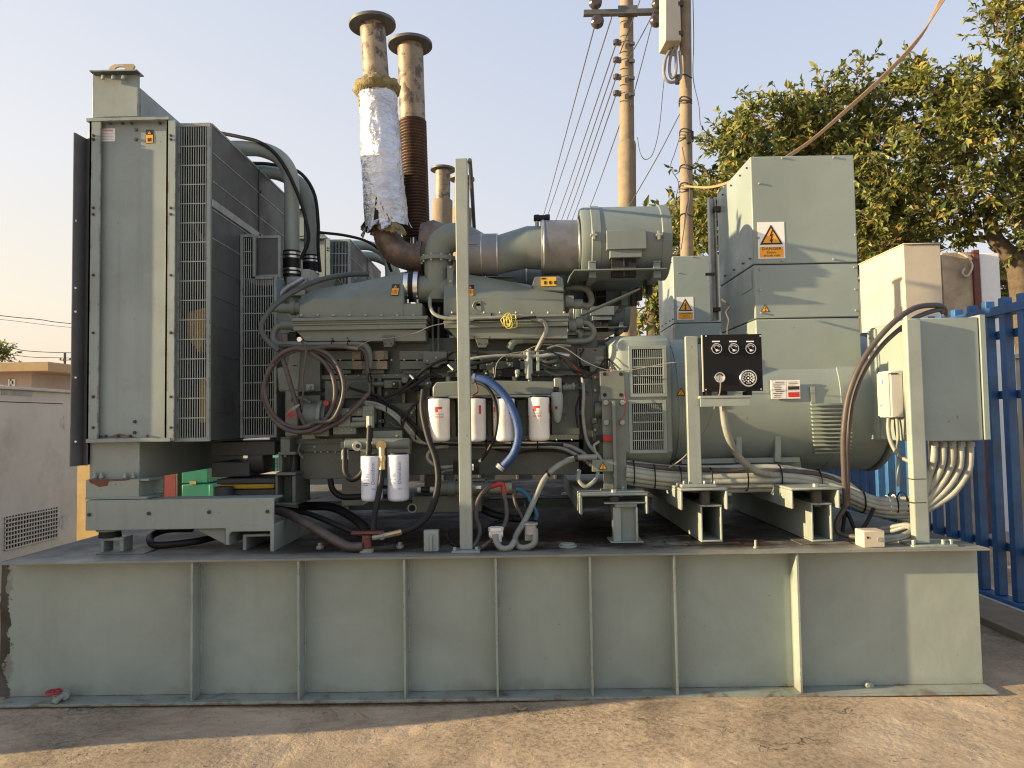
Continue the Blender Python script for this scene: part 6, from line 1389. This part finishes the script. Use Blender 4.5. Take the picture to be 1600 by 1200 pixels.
for k in range(4): b.pt([(1690 - k * 3, -230, 8.2), (1590 - k * 3, -125, 6.5), (1495 - k * 3, -25, 5.2), (1440, 52 + k * 1.5, 4.6), (1385 + k, 112 + k, 4.0), (1320, 172 + k * 1.5, 3.4), (1270, 216 + k, 2.8), (1225, 247 + k, 2.2)], .010, n=6)
tag(b.build('service_cable', None, 0), 'bundle of tan cables slanting up from the terminal box across the trees', 'cable')
b = MB('rope'); b.pt([(1070, 291, YP2 - .18), (1085, 292, YP2 - .6), (1105, 293, 4.2), (1128, 289, 3.2), (1150, 280, 2.0)], .014, n=6); tag(b.build('rope', None, 0), 'tan rope tied round the thinner pole and led to the terminal box', 'rope')

# ------------------------------------------------------------------ trees
import numpy as np
def make_tree(label, base, trunk_pts, blobs, n_leaf, leaf, seed, n_clump=220):
    rng = np.random.default_rng(seed)
    o = thing('leafy_tree', base, label, 'tree', 'trees behind the fence')
    # clump centres, thicker towards the shell of the crown
    C = []; wts = np.array([bl[3] * bl[4] * bl[5] for bl in blobs]); wts = wts / wts.sum()
    while len(C) < n_clump:
        cx, cy, cz, rx, ry, rz = blobs[rng.choice(len(blobs), p=wts)]
        d = rng.normal(size=3); d /= np.linalg.norm(d); r = rng.uniform(.25, 1.0) ** .5
        C.append((cx + d[0] * rx * r, cy + d[1] * ry * r, cz + d[2] * rz * r))
    C = np.array(C)
    # branches: grow to each clump from the nearest node nearer the trunk
    nodes = [np.array(p) for p in trunk_pts]; rads = list(np.linspace(.17, .08, len(trunk_pts)))
    b = MB('bark'); b.tube([Vector(p) for p in trunk_pts], .15, n=12, radii=rads)
    order = np.argsort(np.linalg.norm(C - nodes[-1], axis=1))
    NR = [r * .75 for r in rads]
    for i in order:
        A = np.array(nodes); j = int(np.argmin(np.linalg.norm(A - C[i], axis=1) + (NR < np.full(len(NR), .012)) * .4)); p = nodes[j]; d = C[i] - p; L = np.linalg.norm(d)
        if L < .05: continue
        m = p + d * .5 + rng.normal(size=3) * L * .09 + np.array([0, 0, L * .06]); r0 = max(NR[j] * .62, .010); r1 = max(r0 * .55, .006)
        b.tube([Vector(p), Vector(m), Vector(C[i])], r0, n=5, sub=3, radii=[r0, (r0 + r1) / 2, r1])
        nodes += [m, C[i]]; NR += [(r0 + r1) / 2, r1]
    b.build('trunk', o, 0)
    # leaves in sprays along twigs
    nT = 7; NT = len(C) * nT; ctr = C.mean(0); sc = max(leaf / .105, 1.0)
    k = np.repeat(np.arange(len(C)), nT); out = C[k] - ctr; out /= np.linalg.norm(out, axis=1)[:, None] + 1e-6
    td = out * .55 + rng.normal(size=(NT, 3)) * .75 + np.array([0, 0, .35]); td /= np.linalg.norm(td, axis=1)[:, None]; tL = rng.uniform(.14, .50, NT) * sc
    tb = C[k] + rng.normal(size=(NT, 3)) * .05
    b = MB('bark')
    for i in range(NT): b.tube([Vector(tb[i]), Vector(tb[i] + td[i] * tL[i])], .004 * sc, n=3, radii=[.006 * sc, .002 * sc], smooth=False, cap=False)
    b.build('twig_spray', o, 0)['kind'] = 'stuff'
    k = rng.integers(0, NT, n_leaf); t = rng.uniform(.1, 1.05, n_leaf) ** .7
    P = tb[k] + td[k] * (tL[k] * t)[:, None]
    ax = td[k] * .7 + rng.normal(size=(n_leaf, 3)) * .62 + np.array([0, 0, -.18]); ax /= np.linalg.norm(ax, axis=1)[:, None]
    nr = rng.normal(size=(n_leaf, 3)) * .8 + np.array([-.4, -.3, .9]); sd = np.cross(ax, nr); sd /= np.linalg.norm(sd, axis=1)[:, None]; up = np.cross(sd, ax)
    l = leaf * rng.uniform(.6, 1.35, n_leaf)[:, None]; w = l * .24
    q = [P, P + ax * l * .45 + sd * w + up * l * .07, P + ax * l + up * l * -.10, P + ax * l * .45 - sd * w + up * l * .07]
    vs = np.stack(q, 1).reshape(-1, 3) - np.array(base)
    idx = np.arange(n_leaf) * 4; fs = np.concatenate([np.stack([idx, idx + 1, idx + 2], 1), np.stack([idx, idx + 2, idx + 3], 1)])
    me = bpy.data.meshes.new('crown'); me.from_pydata(vs.tolist(), [], fs.tolist()); me.materials.append(MATS['leaf']); me.update()
    c = bpy.data.objects.new('crown', me); COL.objects.link(c); c.parent = o
    return o
def blob(px, py, Y, rx, ry, rz): p = V(px, py, Y); return (p.x, p.y, p.z, S(rx, Y), ry, S(rz, Y))
Yt = 6.2
tb_ = V(1590, 470, Yt)
make_tree('biggest leafy tree, with a bare forking trunk above the blue fence', (tb_.x, Yt, 0), [(tb_.x + .25, Yt, 0), tuple(V(1598, 470, Yt)), tuple(V(1585, 410, Yt)), tuple(V(1556, 375, Yt)), tuple(V(1545, 340, Yt - .1))],
    [blob(1560, 220, Yt, 130, 1.2, 130), blob(1420, 290, Yt, 100, 1.0, 95), blob(1460, 180, Yt + .3, 90, .9, 80), blob(1640, 120, Yt, 110, 1.1, 150), blob(1500, 365, Yt - .2, 80, .6, 40), blob(1570, 350, Yt - .3, 70, .6, 40), blob(1380, 360, Yt + .4, 50, .6, 55), blob(1620, 0, Yt, 70, .9, 70), blob(1660, 300, Yt, 90, 1, 120), blob(1700, 200, Yt, 120, 1.2, 200)],
    30000, .105, 5, 330)
Yt2 = 7.6; tb2 = V(1240, 470, Yt2)
make_tree('rounded leafy tree rising behind the front terminal box', (tb2.x, Yt2, 0), [(tb2.x, Yt2, 0), tuple(V(1242, 420, Yt2)), tuple(V(1250, 340, Yt2)), tuple(V(1258, 270, Yt2))],
    [blob(1230, 235, Yt2, 110, 1.0, 62), blob(1160, 275, Yt2, 62, .9, 75), blob(1310, 215, Yt2, 90, 1.0, 75), blob(1370, 160, Yt2 + .3, 62, .8, 60), blob(1130, 350, Yt2 - .2, 50, .8, 55), blob(1260, 310, Yt2, 140, 1.1, 80), blob(1360, 330, Yt2 + .4, 90, .9, 120), blob(1085, 360, Yt2 - .3, 34, .6, 40)],
    24000, .115, 8, 300)
Yt3 = 9.5; tb3 = V(1420, 470, Yt3)
make_tree('shrubby tree low between the cream cabinets', (tb3.x, Yt3, 0), [(tb3.x, Yt3, 0), tuple(V(1420, 430, Yt3)), tuple(V(1425, 380, Yt3))],
    [blob(1410, 400, Yt3, 60, 1, 40), blob(1570, 450, Yt3, 90, 1, 40), blob(1360, 430, Yt3, 50, .8, 50), blob(1650, 440, Yt3, 80, 1, 60)], 4500, .15, 12, 120)
tb4 = V(1020, 560, 10.5)
make_tree('small drooping tree glimpsed between pole and terminal box', (tb4.x, 10.5, 0), [(tb4.x, 10.5, 0), tuple(V(1020, 520, 10.5)), tuple(V(1022, 470, 10.5))], [blob(1022, 480, 10.5, 14, .4, 40), blob(1040, 450, 10.5, 22, .4, 36), blob(1050, 380, 10.5, 26, .5, 40)], 1100, .22, 3, 22)
tb5 = V(-5, 600, 40)
make_tree('feathery dark tree behind the far pink house', (tb5.x, 40, 0), [(tb5.x, 40, 0), tuple(V(-5, 600, 40)), tuple(V(-3, 560, 40))], [blob(-16, 556, 40, 20, 1, 14), blob(0, 548, 40, 5, .4, 6)], 1500, .20, 4, 40)
tb6 = V(112, 600, 44)
make_tree('small pale bush beside the distant pole', (tb6.x, 44, 0), [(tb6.x, 44, 0), tuple(V(112, 605, 44)), tuple(V(112, 595, 44))], [blob(113, 597, 44, 8, .6, 10)], 1200, .2, 6, 26)

# low sunlit building at the back between the engine and alternator
b = MB('cream_paint'); b.box(-1.5, 10.5, 20, 26, 0, V(980, 540, 20).z); q0 = V(980, 540, 20).z; hb = tag(b.build('store_building', None, 0), 'low cream building with a corrugated roof behind the rear machine', 'building')
b = MB('roof_metal'); zz1 = V(980, 524, 22).z
for k in range(75): x = -1.8 + k * .165; b.hexa([(x, 19.6, q0), (x + .10, 19.6, q0), (x + .10, 23, zz1), (x, 23, zz1), (x, 19.6, q0 + .08), (x + .10, 19.6, q0 + .08), (x + .10, 23, zz1 + .08), (x, 23, zz1 + .08)])
b.hexa([(-1.8, 19.6, q0), (10.6, 19.6, q0), (10.6, 23, zz1), (-1.8, 23, zz1), (-1.8, 19.6, q0 + .03), (10.6, 19.6, q0 + .03), (10.6, 23, zz1 + .03), (-1.8, 23, zz1 + .03)]); b.build('roof', hb, 0)

# grit and scraps on the concrete in front of the tank
b = MB('pole_concrete'); random.seed(21)
for k in range(420):
    x, y = random.uniform(-2.7, 2.8), -abs(random.gauss(0, .45)) - .01; s = random.uniform(.0015, .0055)
    b.lathe((x, y, gz(x, y) - .001), (random.uniform(-.3, .3), random.uniform(-.3, .3), 1), [(0, s * .5), (s * .3, s), (s * .9, s * .6), (s * 1.1, s * .1)], n=6)
tag(b.build('gravel', None, 0), 'scattered grit and small stones in front of the tank', 'gravel', kind='stuff')
for k, (px, py, lab) in enumerate(((515, 1118, 'dry curled leaf on the concrete below the third tank panel'), (565, 1122, 'smaller dry leaf next to the curled leaf on the concrete'), (812, 1108, 'tiny dry leaf at the foot of the tank near the middle'))):
    p = VZ(px, py, 0.0); b = MB('stained_panel'); n0 = 7; top = []; 
    for j in range(n0): t = j / (n0 - 1); w = .016 * math.sin(math.pi * (.08 + .84 * t)); x = p.x - .035 + .07 * t; z = .006 + .012 * math.sin(t * 4 + k); top.append([(x, p.y - w, z + .006), (x + .002, p.y, z), (x, p.y + w, z + .008)])
    b.loft([[Vector(q) for q in r] for r in top], False, False); o = b.build('dry_leaf', None, 0); md = o.modifiers.new('solid', 'SOLIDIFY'); md.thickness = .0012; tag(o, lab, 'leaf')
for o in bpy.data.objects:
    if '_org' in o: del o['_org']
